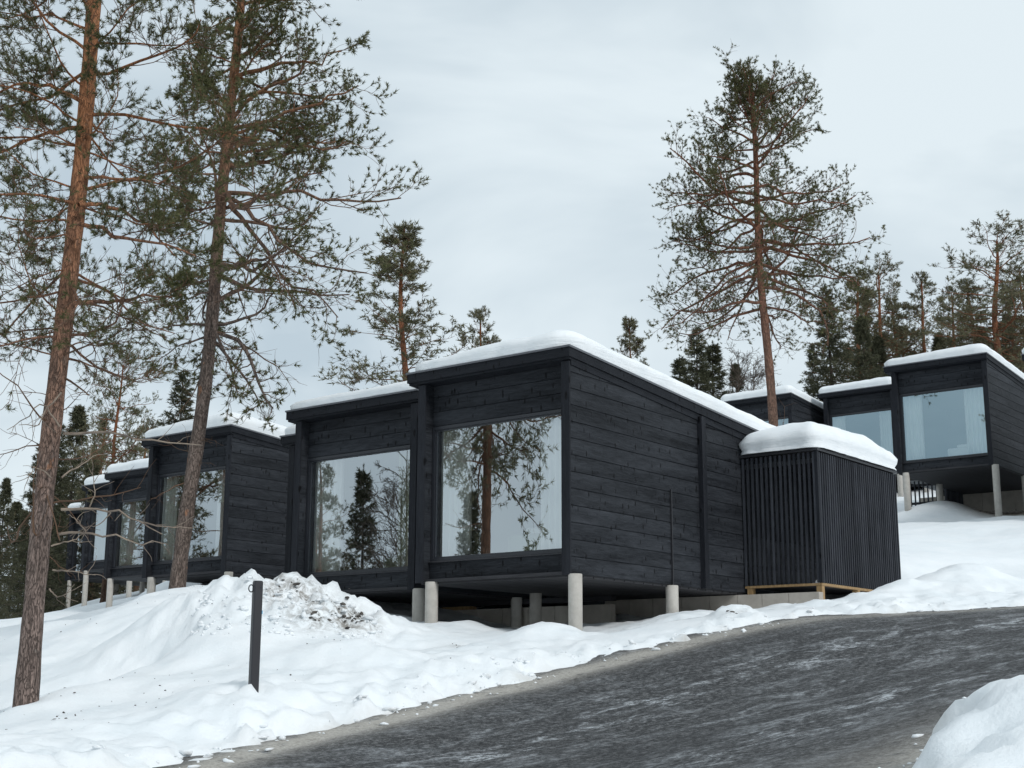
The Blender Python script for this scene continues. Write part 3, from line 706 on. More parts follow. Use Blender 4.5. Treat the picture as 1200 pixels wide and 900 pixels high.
# black cable conduit on the near cabin's side wall, and the concrete plinths under it
MB().box(.002, .03, 3.075, 3.105, 0.0, 1.70).build('conduit', M['steel'], cabA)
for i, (xa, xb) in enumerate([(-3.03, -2.45), (-2.44, -1.9), (-1.89, -1.25), (-1.24, -.62), (-.61, -.02), (-.01, .50), (.51, 1.05), (1.06, 1.66)]):
    MB().box(xa, xb, 5.45, 5.63, -1.7, -.045).build('concrete_panel', M['concrete'], cabA)
for i in range(8):
    MB().box(-7.4 + i * .66, -6.75 + i * .66, 4.3, 4.48, -1.7, -.20).build('concrete_panel', M['concrete'], cabA)
MB().box(-7.4, -5.6, 4.28, 4.5, -.198, -.13).build('plinth_timber', M['raw'], cabA)
MB().box(-7.4, -2.1, 4.29, 4.47, -.128, -.032).build('floor_beam', M['under'], cabA)
for (xa, xb, y) in [(-5.0, -3.8, 6.2), (-3.79, -2.6, 6.2), (-2.59, -1.4, 6.2), (-1.39, -.2, 6.2), (-.19, 1.2, 6.2), (1.21, 2.6, 6.2)]:
    MB().box(xa, xb, y, y + .2, -1.8, -.04).build('concrete_panel', M['concrete'], cabD)

# ------------------------------------------------------------------ slatted shed beside the near cabin
def shed(o, label, nf, ns, w, y0, y1, z0, z1, posts=True):
    r = empty('slatted_shed', o, RZ_CAB); tag(r, label, 'shed')
    s0 = 0.045
    mf = MB().box(-s0/2, s0/2, 0, .045, z0, z1 - .02).mesh('slat'); mf.materials.append(M['slat'])
    ms = MB().box(-.045, 0, -s0/2, s0/2, z0, z1 - .02).mesh('slat'); ms.materials.append(M['slat'])
    for i in range(nf):
        c = link_mesh('slat', mf, r); c.location = (.05 + (w - .13) * i / (nf - 1), y0, 0)
    for i in range(ns):
        c = link_mesh('slat', ms, r); c.location = (w, y0 + .11 + (y1 - y0 - .16) * i / (ns - 1), 0)
    MB().box(w - .055, w + .004, y0 - .004, y0 + .07, z0 - .004, z1).build('corner_post', M['trim_z'], r)
    for z in (z0 + .26, z1 - .22):
        MB().box(.02, w - .06, y0 + .047, y0 + .085, z, z + .09).build('rail', M['under'], r)
        MB().box(w - .085, w - .047, y0 + .09, y1, z, z + .09).build('rail', M['under'], r)
    b = MB(); b.box(.0, w + .03, y0 - .03, y1, z1, z1 + .05); b.build('roof', M['steel'], r)
    b = MB(); b.box(0.02, w - .01, y0 + .01, y0 + .10, z0 - .05, z0 - .006); b.box(w - .11, w - .01, y0 + .10, y1, z0 - .05, z0 - .006); b.build('base_beam', M['raw'], r)
    MB().box(.05, w - .12, y0 + .15, y1 - .1, z0 - .04, z0 + .0).build('floor', M['under'], r)
    MB().box(.0, w - .06, y1 - .05, y1, z0 + .75, z1 - .002).build('back_wall', M['under'], r)  # unseen wall, shaped to darken the slat gaps and admit light low down
    if posts:
        for x, y in ((.06, y0 + .02), (w - .13, y0 + .02), (w - .12, y0 + 1.55), (w - .12, y1 - .2)):
            MB().box(x, x + .11, y, y + .11, z0 - .42, z0 - .052).build('support_post', M['raw'], r)
    return r
shed(OA, 'black slatted lean-to shed on yellow timber posts at the road end of the nearest cabin', 16, 38, 1.62, 5.70, 9.40, 0.14, 2.60)
snow_slab(OA, -.02, 1.68, 5.64, 9.46, lambda y: 2.652 + 0 * y, lambda a, b: .53 + .05 * np.sin(2.5 * b) - .14 * smoothstep(.55, 1, b) - .06 * smoothstep(.6, 0, a), 'thick layered snow slab bulging over the slatted shed', .26, (.03, -.005, .07), 12, amp=1.0)
shD = shed(off(OD, 4.9, 4.6, -.95), 'low slatted screen seen dimly underneath the upper cabin with the bed', 10, 22, 1.6, 0, 3.2, .2, 1.35, False)

# ------------------------------------------------------------------ behind the windows
cg = 'curtains behind the cabin windows'
def pair(o, who, xl=(-3.06, -2.45), xr=(-.86, -.24), ml='voile', mr='voile', flare=0.0):
    curtain(o, xl[0], xl[1], .36, .07, 2.84, ml, 'pale curtain at left of the window in ' + who, cg, 5, RZ_CAB)
    curtain(o, xr[0], xr[1], .36, .07, 2.84, mr, ('sage green drape' if mr == 'drape' else 'pale curtain') + ' at right of the window in ' + who, cg, 5, RZ_CAB, flare)
pair(OA, 'the nearest cabin', (-3.06, -2.35))
pair(OB, 'the cabin just left of the nearest', (-3.06, -2.25), (-.78, -.24), 'voile', 'drape')
pair(OC, 'the cabin behind the leaning pine')
pair(OD, 'the upper cabin with the bed', (-3.06, -2.4), (-.95, -.24), 'voile', 'voile')
pair(OE, 'the second upper cabin')
curtain(OC2, -3.06, -2.0, .42, .07, 2.84, 'voile', 'pale curtain in the second cabin of the left row', cg, 7, RZ_CAB)
curtain(OC3, -3.06, -1.6, .42, .07, 2.84, 'voile', 'pale curtain in the third cabin of the left row', cg, 8, RZ_CAB)
def bed(o, x0, x1, y0, y1, zt, label, mat):
    r = empty('bed', o, RZ_CAB); tag(r, label, 'bed')
    MB().box(x0, x1, y0, y1, .10, .35).build('bed_base', M['linen'], r)
    m = MB().box(x0 - .02, x1 + .02, y0 - .02, y1 + .02, .352, zt).build('mattress', M[mat], r)
    bv = m.modifiers.new('soft', 'BEVEL'); bv.width = .06; bv.segments = 3
    p = MB().box(x0 + .25, x1 - .25, y0 + .15, y0 + .55, zt + .002, zt + .13).build('pillow', M['linen'], r)
    bv = p.modifiers.new('soft', 'BEVEL'); bv.width = .055; bv.segments = 3
    return r
bed(OD, -1.75, -.3, .75, 2.7, .80, 'white bed close behind the window of the upper right cabin', 'linen')
bed(OA, -2.2, -1.3, 1.2, 3.2, .85, 'sage green bed dimly seen inside the nearest cabin', 'sage')
bed(OB, -1.9, -.9, 1.2, 3.2, .75, 'sage green bed dimly seen inside the cabin left of the nearest', 'sage')

# ------------------------------------------------------------------ marker post on the snow
pp = at(297, 806, 16); pz = gz(pp[0], pp[1])
post = empty('marker_post', (pp[0], pp[1], pz), math.radians(28)); tag(post, 'dark grey square steel post standing in the snow before the ploughed pile', 'post')
hp = float(at(300, 682, 16)[2]) - pz
mb = MB(); a_ = .05; b_ = .012
pr = [(-a_+b_, -a_), (a_-b_, -a_), (a_, -a_+b_), (a_, a_-b_), (a_-b_, a_), (-a_+b_, a_), (-a_, a_-b_), (-a_, -a_+b_)]
mb.loft([[(x, y, z) for x, y in pr] for z in (-.5, hp)]); mb.build('shaft', M['steel'], post)
mb = MB(); mb.loft([[(x * .9, y * .9, z) for x, y in pr] for z in (hp + .001, hp + .012)]); mb.build('cap', M['frame'], post)
mb = MB(); mb.loft([[(.022 + .009 * math.cos(i * .785), -a_ - .001 - dd, hp - .06 + .009 * math.sin(i * .785)) for i in range(8)] for dd in (0, .008)]); mb.build('bolt', M['frame'], post)
# strap ring on its left side
rg = MB(); n = 20
rings = []
for i in range(n + 1):
    t_ = 2 * math.pi * i / n; c = Vector((-a_ - .026 + .028 * math.cos(t_), 0, hp - .075 + .04 * math.sin(t_)))
    ax = Vector((math.cos(t_), 0, math.sin(t_)))
    rings.append([tuple(c + ax * .007 * math.cos(k * 1.5708) + Vector((0, 1, 0)) * .016 * math.sin(k * 1.5708)) for k in range(4)])
rg.loft(rings, False); rg.build('strap_ring', M['frame'], post, True)
tg = MB(); tg.box(a_ + .001, a_ + .014, -.02, .02, hp - .36, hp - .32)
t = NT('blue_tag'); M['blue'] = t.done((0.05, 0.35, 0.6), 0.5); tg.build('blue_tag', M['blue'], post)

# ------------------------------------------------------------------ loose lumps in the pile and along the kerb
def lumps(name, label, pts, mat, rough=.45):
    V = []; Fq = []; b = 0
    ico_v = None
    import bmesh
    bm = bmesh.new(); bmesh.ops.create_icosphere(bm, subdivisions=1, radius=1.0)
    bm.verts.ensure_lookup_table()
    bv = np.array([v.co[:] for v in bm.verts]); bf = np.array([[v.index for v in f.verts] for f in bm.faces]); bm.free()
    rs = np.random.RandomState(len(pts))
    for (x, y, z, r) in pts:
        sc = r * (0.6 + 0.8 * rs.rand(3)); sc[2] *= .55
        ph = rs.rand(3) * 20
        nz_ = 1 + rough * (np.sin(bv[:, 0] * 3.1 + ph[0]) * np.sin(bv[:, 1] * 3.7 + ph[1]) + .6 * np.sin(bv[:, 2] * 5 + ph[2]) * np.sin(bv[:, 0] * 6 + ph[1]))
        V.append(bv * nz_[:, None] * sc + [x, y, z]); Fq.append(bf + b); b += len(bv)
    o = link_mesh(name, np_mesh(name, np.concatenate(V), np.concatenate(Fq), False), None, M[mat])
    return tag(o, label, 'snow lumps' if mat == 'snow_roof' else 'debris', kind='stuff')
rs = np.random.RandomState(11); P_ = []
for i in range(210):
    a = at(rs.uniform(225, 445), rs.uniform(690, 752), rs.uniform(19.6, 21.3)); z = gz(a[0], a[1]); r = .02 + .06 * rs.rand() ** 3
    P_.append((a[0], a[1], z + r * .1, r))
fe = np.array(far_edge[3:17])
for i in range(260):
    k = rs.randint(0, len(fe) - 1); f = rs.rand(); p = fe[k] * (1 - f) + fe[k + 1] * f
    dv = fe[k + 1] - fe[k]; nrm = np.array([-dv[1], dv[0]]) / np.hypot(*dv)
    q = p + nrm * (rs.randn() * .22 + .22); r = .012 + .055 * rs.rand() ** 3.5
    P_.append((q[0], q[1], gz(q[0], q[1]) + r * .1 if road_sd(q[0:1], q[1:2])[0] > 0.1 else max(gz(q[0], q[1]), float(T_ROAD(q[0:1], q[1:2])[0])) + r * .2, r))
ne = np.array(near_edge[4:8])
for i in range(60):
    k = rs.randint(0, len(ne) - 1); f = rs.rand(); p = ne[k] * (1 - f) + ne[k + 1] * f
    q = p + rs.randn(2) * .22 + [-.1, .12]; r = .012 + .035 * rs.rand() ** 2
    P_.append((q[0], q[1], max(gz(q[0], q[1]), float(T_ROAD(q[0:1], q[1:2])[0])) + r * .3, r))
lumps('snow_lumps', 'loose snow lumps on the ploughed pile and road edge', P_, 'snow_roof')
t = NT('dirt_clod'); M['clod'] = t.done(t.ramp(t.noise(t.coord(), 12, 4), [(0.3, (0.035, 0.032, 0.030)), (0.7, (0.15, 0.135, 0.12))]), .95)
P_ = []
for cx, cy, Yd, sx, sy, n_ in [(415, 729, 20.8, 16, 7, 40), (372, 728, 20.3, 14, 6, 12), (330, 690, 21.2, 18, 6, 12), (348, 700, 21.0, 16, 7, 8), (390, 715, 20.8, 30, 14, 12), (862, 722, 21.6, 6, 4, 5), (1180, 600, 46.0, 22, 7, 60), (535, 758, 20.4, 8, 2, 3)]:
    for i in range(n_):
        qx, qy = cx + rs.randn() * sx * .6, cy + rs.randn() * sy * .6; a = hit(qx, qy) if Yd < 30 else at(qx, qy, Yd); r = (.012 + .036 * rs.rand() ** 2) * (3.2 if Yd > 40 else 1)
        P_.append((a[0], a[1], gz(a[0], a[1]) + r * .2, r))
lumps('dirt_clods', 'dark earth clods and rubble in the dirty snow', P_, 'clod')

P_ = []
for cx, cy, sx, sy, n_ in [(-5.4, 17.0, 1.1, 1.3, 90), (-6.2, 25.5, 1.6, 1.6, 70), (-3.0, 18.5, 2.2, 1.5, 40)]:
    for i in range(n_):
        x, y = cx + rs.randn() * sx, cy + rs.randn() * sy; r = .005 + .012 * rs.rand() ** 2
        P_.append((x, y, gz(x, y) + r * .3, r))
lumps('bark_litter', 'scattered bark flakes and needles on the snow under the pines', P_, 'clod')

# ------------------------------------------------------------------ trees
class Tree:
    """collects tubes in batches and needle tufts, then writes trunk and crown meshes"""
    def __init__(s, seed): s.r = np.random.RandomState(seed); s.tr = []; s.cr = []; s.tuft = []
    @staticmethod
    def tubes(P, R, sides):
        """P (n,k,3), R (n,k) -> verts, quads"""
        n, k, _ = P.shape
        T = np.empty_like(P); T[:, 1:-1] = P[:, 2:] - P[:, :-2]; T[:, 0] = P[:, 1] - P[:, 0]; T[:, -1] = P[:, -1] - P[:, -2]
        T /= np.linalg.norm(T, axis=2, keepdims=True) + 1e-9
        ref = np.where(np.abs(T[:, :1, 2:3]) > .8, np.array([1., 0, 0]), np.array([0, 0, 1.])) * np.ones_like(T)
        A = np.cross(T, ref); A /= np.linalg.norm(A, axis=2, keepdims=True) + 1e-9; B = np.cross(T, A)
        th = np.arange(sides) * 2 * np.pi / sides
        V = P[:, :, None] + R[:, :, None, None] * (A[:, :, None] * np.cos(th)[None, None, :, None] + B[:, :, None] * np.sin(th)[None, None, :, None])
        idx = np.arange(n * k * sides).reshape(n, k, sides)
        a = idx[:, :-1]; b = idx[:, 1:]
        Q = np.stack([a, np.roll(a, -1, 2), np.roll(b, -1, 2), b], -1).reshape(-1, 4)
        return V.reshape(-1, 3), Q
    def grow(s, P, D, Ln, k, wig, grav, lift=0.0):
        """random walks: n branches of k segments; grav bends down at first, lift bends the tip up"""
        n = len(P); out = np.empty((n, k + 1, 3)); out[:, 0] = P; d = D / np.linalg.norm(D, axis=1, keepdims=True); p = P.copy()
        for i in range(k):
            f = (i + 1) / k
            d = d + s.r.randn(n, 3) * wig; d[:, 2] += -grav * (1 - f) + lift * f
            d /= np.linalg.norm(d, axis=1, keepdims=True)
            p = p + d * (Ln / k)[:, None]; out[:, i + 1] = p
        return out
    def sample(s, P, tv):
        """point and direction on each polyline at parameter tv (n,m)"""
        n, k, _ = P.shape; k -= 1; x = np.clip(tv, 0, .999) * k; i = x.astype(int); f = (x - i)[..., None]
        ar = np.arange(n)[:, None]; a = P[ar, i]; b = P[ar, i + 1]; d = b - a
        return a * (1 - f) + b * f, d / (np.linalg.norm(d, axis=2, keepdims=True) + 1e-9)
    def side_dirs(s, D, ang, flat=0.6, up=0.0):
        n = D.shape; r = s.r.randn(*n); r[..., 2] *= flat; r -= (r * D).sum(-1, keepdims=True) * D
        r /= np.linalg.norm(r, axis=-1, keepdims=True) + 1e-9; r[..., 2] += up
        a = ang * (0.75 + 0.5 * s.r.rand(*n[:-1], 1))
        return D * np.cos(a) + r * np.sin(a)
    def build(s, name, label, cat, o, mats, tuft, group=None, rz=0.0, cache=None):
        root = empty(name, o, rz); tag(root, label, cat, group)
        if cache is None:
            V = []; Q = []; b = 0
            for P, R, sd_ in s.tr:
                v, q = s.tubes(P, R, sd_); V.append(v); Q.append(q + b); b += len(v)
            mt = np_mesh('trunk', np.concatenate(V), np.concatenate(Q), True); mt.materials.append(mats[0])
            V = []; T3 = []; mi = []; b = 0
            for P, R, sd_ in s.cr:
                v, q = s.tubes(P, R, sd_); V.append(v); q = q + b; T3.append(q[:, [0, 1, 2]]); T3.append(q[:, [0, 2, 3]]); mi.append(np.zeros(2 * len(q), int)); b += len(v)
            if s.tuft:
                tp = np.concatenate([a for a, _, _ in s.tuft]); td = np.concatenate([d for _, d, _ in s.tuft]); ts = np.concatenate([c for _, _, c in s.tuft])
                v, q = tufts(tp, td, ts, tuft, s.r); V.append(v); T3.append(q + b); mi.append(np.ones(len(q), int))
            mc = np_mesh('crown', np.concatenate(V), np.concatenate(T3), False, np.concatenate(mi)); mc.materials.append(mats[1]); mc.materials.append(mats[2])
            cache = (mt, mc)
        for nm, m in zip(('trunk', 'crown'), cache): link_mesh(nm, m, root)
        return root, cache

def tufts(P, D, S, spec, rs):
    """a shoot carrying needles as thin triangles; spec = needles, needle length, needle width, shoot length, spread"""
    nn, nl, nw, ln, spr = spec; n = len(P)
    D = D / (np.linalg.norm(D, axis=1, keepdims=True) + 1e-9)
    ref = np.where(np.abs(D[:, 2:3]) > .8, np.array([1., 0, 0]), np.array([0, 0, 1.])); A = np.cross(D, ref); A /= np.linalg.norm(A, axis=1, keepdims=True) + 1e-9; B = np.cross(D, A)
    ph = rs.rand(n, nn) * 2 * np.pi; tt = rs.rand(n, nn); an = spr * (0.5 + 0.8 * rs.rand(n, nn)) * (1.15 - .5 * tt)
    R_ = A[:, None] * np.cos(ph)[..., None] + B[:, None] * np.sin(ph)[..., None]
    base = P[:, None] + D[:, None] * (tt * ln * S[:, None])[..., None]
    dr = D[:, None] * np.cos(an)[..., None] + R_ * np.sin(an)[..., None]
    sd_ = np.cross(dr, R_ + .3 * rs.randn(n, nn, 3)); sd_ /= np.linalg.norm(sd_, axis=2, keepdims=True) + 1e-9
    w = (nw * .5 * S)[:, None, None]; l = (nl * S[:, None] * (0.7 + .5 * rs.rand(n, nn)))[..., None]
    V = np.stack([base - sd_ * w, base + sd_ * w, base + dr * l], 2).reshape(-1, 3)
    return V, np.arange(len(V)).reshape(-1, 3)

def pine_tree(seed, base, top, r0, crown_lo, prof, nl, twigs=(9, 4), tuft_n=3, tscale=1.0, limb_r=.045, wig=.16, dead=14, asym=None, rtop=.05, low_droop=.25, extra=None, sides=14, bend=.12, low_thin=True):
    """prof(f) -> limb length at crown fraction f (0 = crown foot, 1 = tip)"""
    T = Tree(seed); r = T.r; base = np.array(base, float); top = np.array(top, float); K = 90
    f = np.linspace(0, 1, K); ax = base + (top - base) * f[:, None]
    wob = np.stack([np.sin(f * 5 + seed) + .5 * np.sin(f * 11 + seed * 2), np.cos(f * 4.2 + seed), 0 * f], 1) * bend * np.sin(np.pi * f)[:, None]
    ax = ax + wob; H = np.linalg.norm(top - base)
    rad = r0 * (1 - f) ** .8 + rtop * f; rad = rad * (1 + .35 * np.exp(-f * H / .35)) ; rad = rad * (1 + .035 * np.sin(f * 71 + seed) + .025 * np.sin(f * 163 + seed * 3)); rad[-1] = .01
    T.tr.append((ax[None], rad[None], sides))
    tvv = crown_lo + (1 - crown_lo) * np.sort(r.rand(nl)) ** 1.05 * .985
    tvv = np.clip(tvv, 0, .985)
    P, D = T.sample(ax[None].repeat(1, 0), tvv[None]); P = P[0]; D = D[0]
    cf = (tvv - crown_lo) / (1 - crown_lo)
    az = np.arange(nl) * 2.39996 + r.rand(nl) * 1.2
    el = np.radians(-low_droop * 60 * (1 - cf) ** 1.5 + 8 + 48 * cf ** 1.4 + r.randn(nl) * 12)
    Dl = np.stack([np.cos(az) * np.cos(el), np.sin(az) * np.cos(el), np.sin(el)], 1)
    Ln = np.array([prof(c) for c in cf]) * (0.62 + .5 * r.rand(nl))
    if asym is not None: Ln = Ln * np.array([asym(a, c) for a, c in zip(az, cf)])
    limbs = T.grow(P, Dl, Ln, 9, wig, .10 * low_droop / .25, .12)
    lr = limb_r * np.clip(Ln / 3.0, .35, 1.2)
    if extra is not None:
        ex = np.array(extra, float)                      # hand-placed polylines (m,10,3)
        limbs = np.concatenate([limbs, ex]); eL = np.linalg.norm(np.diff(ex, axis=1), axis=2).sum(1)
        Ln = np.concatenate([Ln, eL]); lr = np.concatenate([lr, np.full(len(ex), limb_r)])
    k = limbs.shape[1]
    T.tr.append((limbs, lr[:, None] * np.linspace(1, .28, k)[None], 6))
    m = twigs[0]; n_l = len(limbs)
    tv = .22 + .78 * (np.arange(m)[None] + r.rand(n_l, m)) / m
    p2, d2 = T.sample(limbs, tv); D2 = T.side_dirs(d2, .85, .55, .12)
    L2 = (Ln[:, None] * (.20 + .30 * r.rand(n_l, m)) * (1.15 - .55 * tv)).reshape(-1)
    L2 = np.clip(L2, .18, 1.5)
    sec = T.grow(p2.reshape(-1, 3), D2.reshape(-1, 3), L2, 5, wig * 1.25, .03, .10)
    r2 = np.clip(.35 * lr[:, None] * (1.15 - .7 * tv), .004, .03).reshape(-1)
    T.cr.append((sec, r2[:, None] * np.linspace(1, .35, 6)[None], 4))
    m3 = twigs[1]; tv3 = .25 + .75 * (np.arange(m3)[None] + r.rand(len(sec), m3)) / m3
    p3, d3 = T.sample(sec, tv3); D3 = T.side_dirs(d3, .75, .8, .15)
    L3 = np.clip((L2[:, None] * (.30 + .35 * r.rand(len(sec), m3))).reshape(-1), .10, .55)
    ter = T.grow(p3.reshape(-1, 3), D3.reshape(-1, 3), L3, 3, wig * 1.2, .0, .14)
    T.cr.append((ter, np.full((len(ter), 4), .0048) * np.array([1, .85, .7, .5])[None], 3))
    tq = np.linspace(.45, 1, tuft_n)[None] * np.ones((len(ter), 1)); pt, dt = T.sample(ter, tq)
    lf = np.clip(Ln / (.6 * Ln.max()), .45, 1)[:, None, None] * np.ones((1, m, m3))
    if low_thin:
        cfa = np.concatenate([cf, np.full(n_l - len(cf), .3)]); lf = lf * np.clip(.25 + 2.2 * cfa, .25, 1)[:, None, None]
    q_ = pt * np.array([1.0, 1.0, 1.25]) * 1.9 / max(.5, tscale)
    cl_ = np.sin(q_[..., 0] + 1.3 * np.sin(q_[..., 1] * .8 + seed)) * np.sin(q_[..., 1] * 1.1 + seed * 2) + .7 * np.sin(q_[..., 2] * 1.6 + q_[..., 0] * .6 + seed)
    keep = r.rand(*tq.shape) < lf.reshape(-1, 1) * np.clip(.72 + .42 * cl_, .22, 1.0)
    dd = dt + .55 * r.randn(*dt.shape); dd[..., 2] += .25
    T.tuft.append((pt[keep], dd[keep], tscale * (.75 + .5 * r.rand(keep.sum()))))
    ps, ds = T.sample(sec, np.array([[.8, 1.0]]) * np.ones((len(sec), 1)))
    T.tuft.append((ps.reshape(-1, 3), ds.reshape(-1, 3) + .3 * r.randn(len(sec) * 2, 3), tscale * (.8 + .4 * r.rand(len(sec) * 2))))
    if dead:
        tvd = crown_lo * (.45 + .75 * r.rand(dead)); P, D = T.sample(ax[None], tvd[None]); az = r.rand(dead) * 6.28; el = r.randn(dead) * .35 - .1
        Dd = np.stack([np.cos(az) * np.cos(el), np.sin(az) * np.cos(el), np.sin(el)], 1)
        Ld = .4 + 1.1 * r.rand(dead) * min(1, H / 12)
        dl = T.grow(P[0], Dd, Ld, 6, .2, .08, .1); T.cr.append((dl, np.clip(.012 * Ld, .006, .018)[:, None] * np.linspace(1, .3, 7)[None], 4))
        tv = .3 + .7 * r.rand(dead, 5); p, d = T.sample(dl, tv); D2 = T.side_dirs(d, .8, .8)
        dl2 = T.grow(p.reshape(-1, 3), D2.reshape(-1, 3), (Ld[:, None] * (.2 + .3 * r.rand(dead, 5))).reshape(-1), 4, .22, .04, 0)
        T.cr.append((dl2, np.full((len(dl2), 5), .004) * np.linspace(1, .5, 5)[None], 3))
    return T

def poly10(pts):
    """resample a hand-placed polyline to 10 points"""
    pts = np.array(pts, float); s_ = np.concatenate([[0], np.cumsum(np.linalg.norm(np.diff(pts, axis=0), axis=1))]); q = np.linspace(0, s_[-1], 10)
    o = np.stack([np.interp(q, s_, pts[:, i]) for i in range(3)], 1); o[1:-1] += np.random.RandomState(int(abs(s_[-1]) * 1000) % 9999).randn(8, 3) * s_[-1] * .012
    return o
TUFT_NEAR = (24, .058, .0068, .05, 1.0)
TUFT_MID = (19, .072, .0140, .06, 1.0)
TUFT_FAR = (9, .13, .028, .13, 1.0)

# near left pine
b1 = at(30, 826, 17); b1[2] = gz(b1[0], b1[1]) - .25
def on1(py): # point of the axis at a height in the photograph
    return {'y': py}
t1 = at(112, -60, 17.4); t1 = b1 + (t1 - b1) * 1.62
O1 = b1.copy()
def rel(o, *pts): return poly10([at(*p) - o for p in pts])
T1 = pine_tree(5, b1 - O1, t1 - O1, .132, .27, lambda c: 2.35 * (1 - .35 * c) * (.75 + .25 * min(1, c * 6)), 92, (10, 6), 4, 1.12, .032, .15, 26, None, .05, .30,
               extra=[rel(O1, (84, 355, 17), (130, 352, 16.8), (180, 348, 16.6), (214, 345, 16.5)), rel(O1, (98, 120, 17), (60, 100, 16.8), (20, 98, 16.6), (-20, 120, 16.5)),
                      rel(O1, (92, 240, 17), (130, 240, 17.4), (170, 262, 17.7), (205, 300, 18)), rel(O1, (92, 262, 17), (140, 275, 16.6), (185, 285, 16.3), (230, 300, 16.2)),
                      rel(O1, (96, 150, 17), (50, 155, 17.4), (0, 180, 17.6), (-40, 200, 17.7))], bend=.05)
pine1, _ = T1.build('pine_tree', 'tall near pine with an orange upper trunk at the left edge, rooted in the snow', 'pine tree', O1, (M['bark_near'], M['ptwig'], M['needle']), TUFT_NEAR)
# its dead lower branches, reaching right in front of the left row
dead_px = [[(72, 597, 17), (105, 594, 16.9), (140, 601, 16.8), (165, 612, 16.75), (190, 626, 16.7)], [(165, 612, 16.75), (192, 617, 16.7), (224, 619, 16.65)],
           [(68, 626, 17), (100, 622, 16.8), (130, 628, 16.7), (160, 636, 16.6), (197, 638, 16.55)], [(60, 640, 17), (90, 632, 17.1), (98, 622, 17.2)],
           [(62, 668, 17), (85, 670, 16.9), (112, 674, 16.8)], [(105, 594, 16.9), (112, 580, 16.8), (110, 560, 16.7), (104, 548, 16.65)],
           [(75, 508, 17), (120, 508, 16.8), (160, 515, 16.6), (195, 520, 16.5), (238, 522, 16.4)], [(100, 622, 16.8), (88, 608, 16.7), (80, 603, 16.6)],
           [(72, 560, 17), (95, 545, 17.2), (115, 532, 17.3), (130, 530, 17.4)], [(70, 500, 17), (50, 470, 16.9), (30, 490, 16.8), (8, 504, 16.7)],
           [(60, 560, 17), (40, 545, 16.9), (28, 575, 16.8)], [(58, 690, 17), (66, 700, 16.95), (78, 697, 16.9)],
           [(72, 460, 17), (55, 480, 16.9), (44, 500, 16.8), (22, 498, 16.7)], [(130, 601, 16.8), (118, 615, 16.85), (98, 618, 16.9)]]
DP = np.array([rel(O1, *p) for p in dead_px]); dT = Tree(99)
fr_ = np.array([.020, .012, .018, .012, .013, .010, .020, .008, .012, .012, .010, .010, .012, .008])
dv, dq = Tree.tubes(DP, fr_[:, None] * np.linspace(1.0, .3, 10)[None], 6)
tv = .25 + .7 * dT.r.rand(len(DP), 4); p, d = dT.sample(DP, tv); d2_ = dT.side_dirs(d, .9, .9)
tw = dT.grow(p.reshape(-1, 3), d2_.reshape(-1, 3), .10 + .22 * dT.r.rand(len(DP) * 4), 4, .2, .04, 0)
dv2, dq2 = Tree.tubes(tw, np.full((len(tw), 5), .0045) * np.linspace(1, .5, 5)[None], 4)
t = NT('bare_dead_branch'); M['deadwood'] = t.done(t.ramp(t.noise(t.coord(), 5, 4), [(0.3, (0.12, 0.095, 0.08)), (0.7, (0.33, 0.26, 0.2))]), .85)
link_mesh('dead_branch', np_mesh('dead_branch', np.concatenate([dv, dv2]), np.concatenate([dq, dq2 + len(dv)]), True), pine1, M['deadwood'])

# leaning middle pine
b2 = at(206, 694, 28.2); b2[2] = gz(b2[0], b2[1]) - .3; O2 = b2.copy()
t2 = at(278, 50, 28.4); t2 = b2 + (t2 - b2) * 1.28
T2 = pine_tree(12, b2 - O2, t2 - O2, .160, .36, lambda c: 3.6 * (1 - .55 * c) * (.7 + .3 * min(1, c * 5)), 66, (11, 6), 3, 1.22, .052, .17, 16,
               lambda a, c: 1.0 + .22 * math.cos(a) if math.cos(a) > 0 else 1.0 + .45 * math.cos(a), .06, .35,
               extra=[rel(O2, (268, 226, 28.2), (310, 232, 28.0), (350, 222, 27.7), (395, 234, 27.5), (440, 238, 27.4), (470, 232, 27.3)), rel(O2, (270, 232, 28.2), (310, 262, 27.8), (345, 292, 27.6), (390, 318, 27.4), (430, 320, 27.3)),
                      rel(O2, (268, 240, 28.2), (300, 276, 28.6), (318, 300, 28.7), (330, 335, 28.8), (378, 350, 28.8), (396, 372, 28.8)), rel(O2, (276, 70, 28.2), (300, 55, 28.0), (318, 38, 27.8), (335, 20, 27.6)),
                      rel(O2, (276, 90, 28.2), (320, 75, 27.9), (370, 75, 27.7), (400, 60, 27.5)), rel(O2, (272, 130, 28.2), (240, 95, 28.0), (228, 92, 27.9), (224, 120, 27.8)),
                      rel(O2, (274, 150, 28.2), (320, 140, 27.8), (370, 120, 27.6), (420, 100, 27.4)), rel(O2, (270, 180, 28.2), (310, 150, 28.5), (350, 170, 28.7), (400, 165, 28.9))], bend=.10)
T2.build('pine_tree', 'leaning pine with a broad crown standing behind the snow pile', 'pine tree', O2, (M['bark_mid'], M['ptwig'], M['needle']), TUFT_MID)

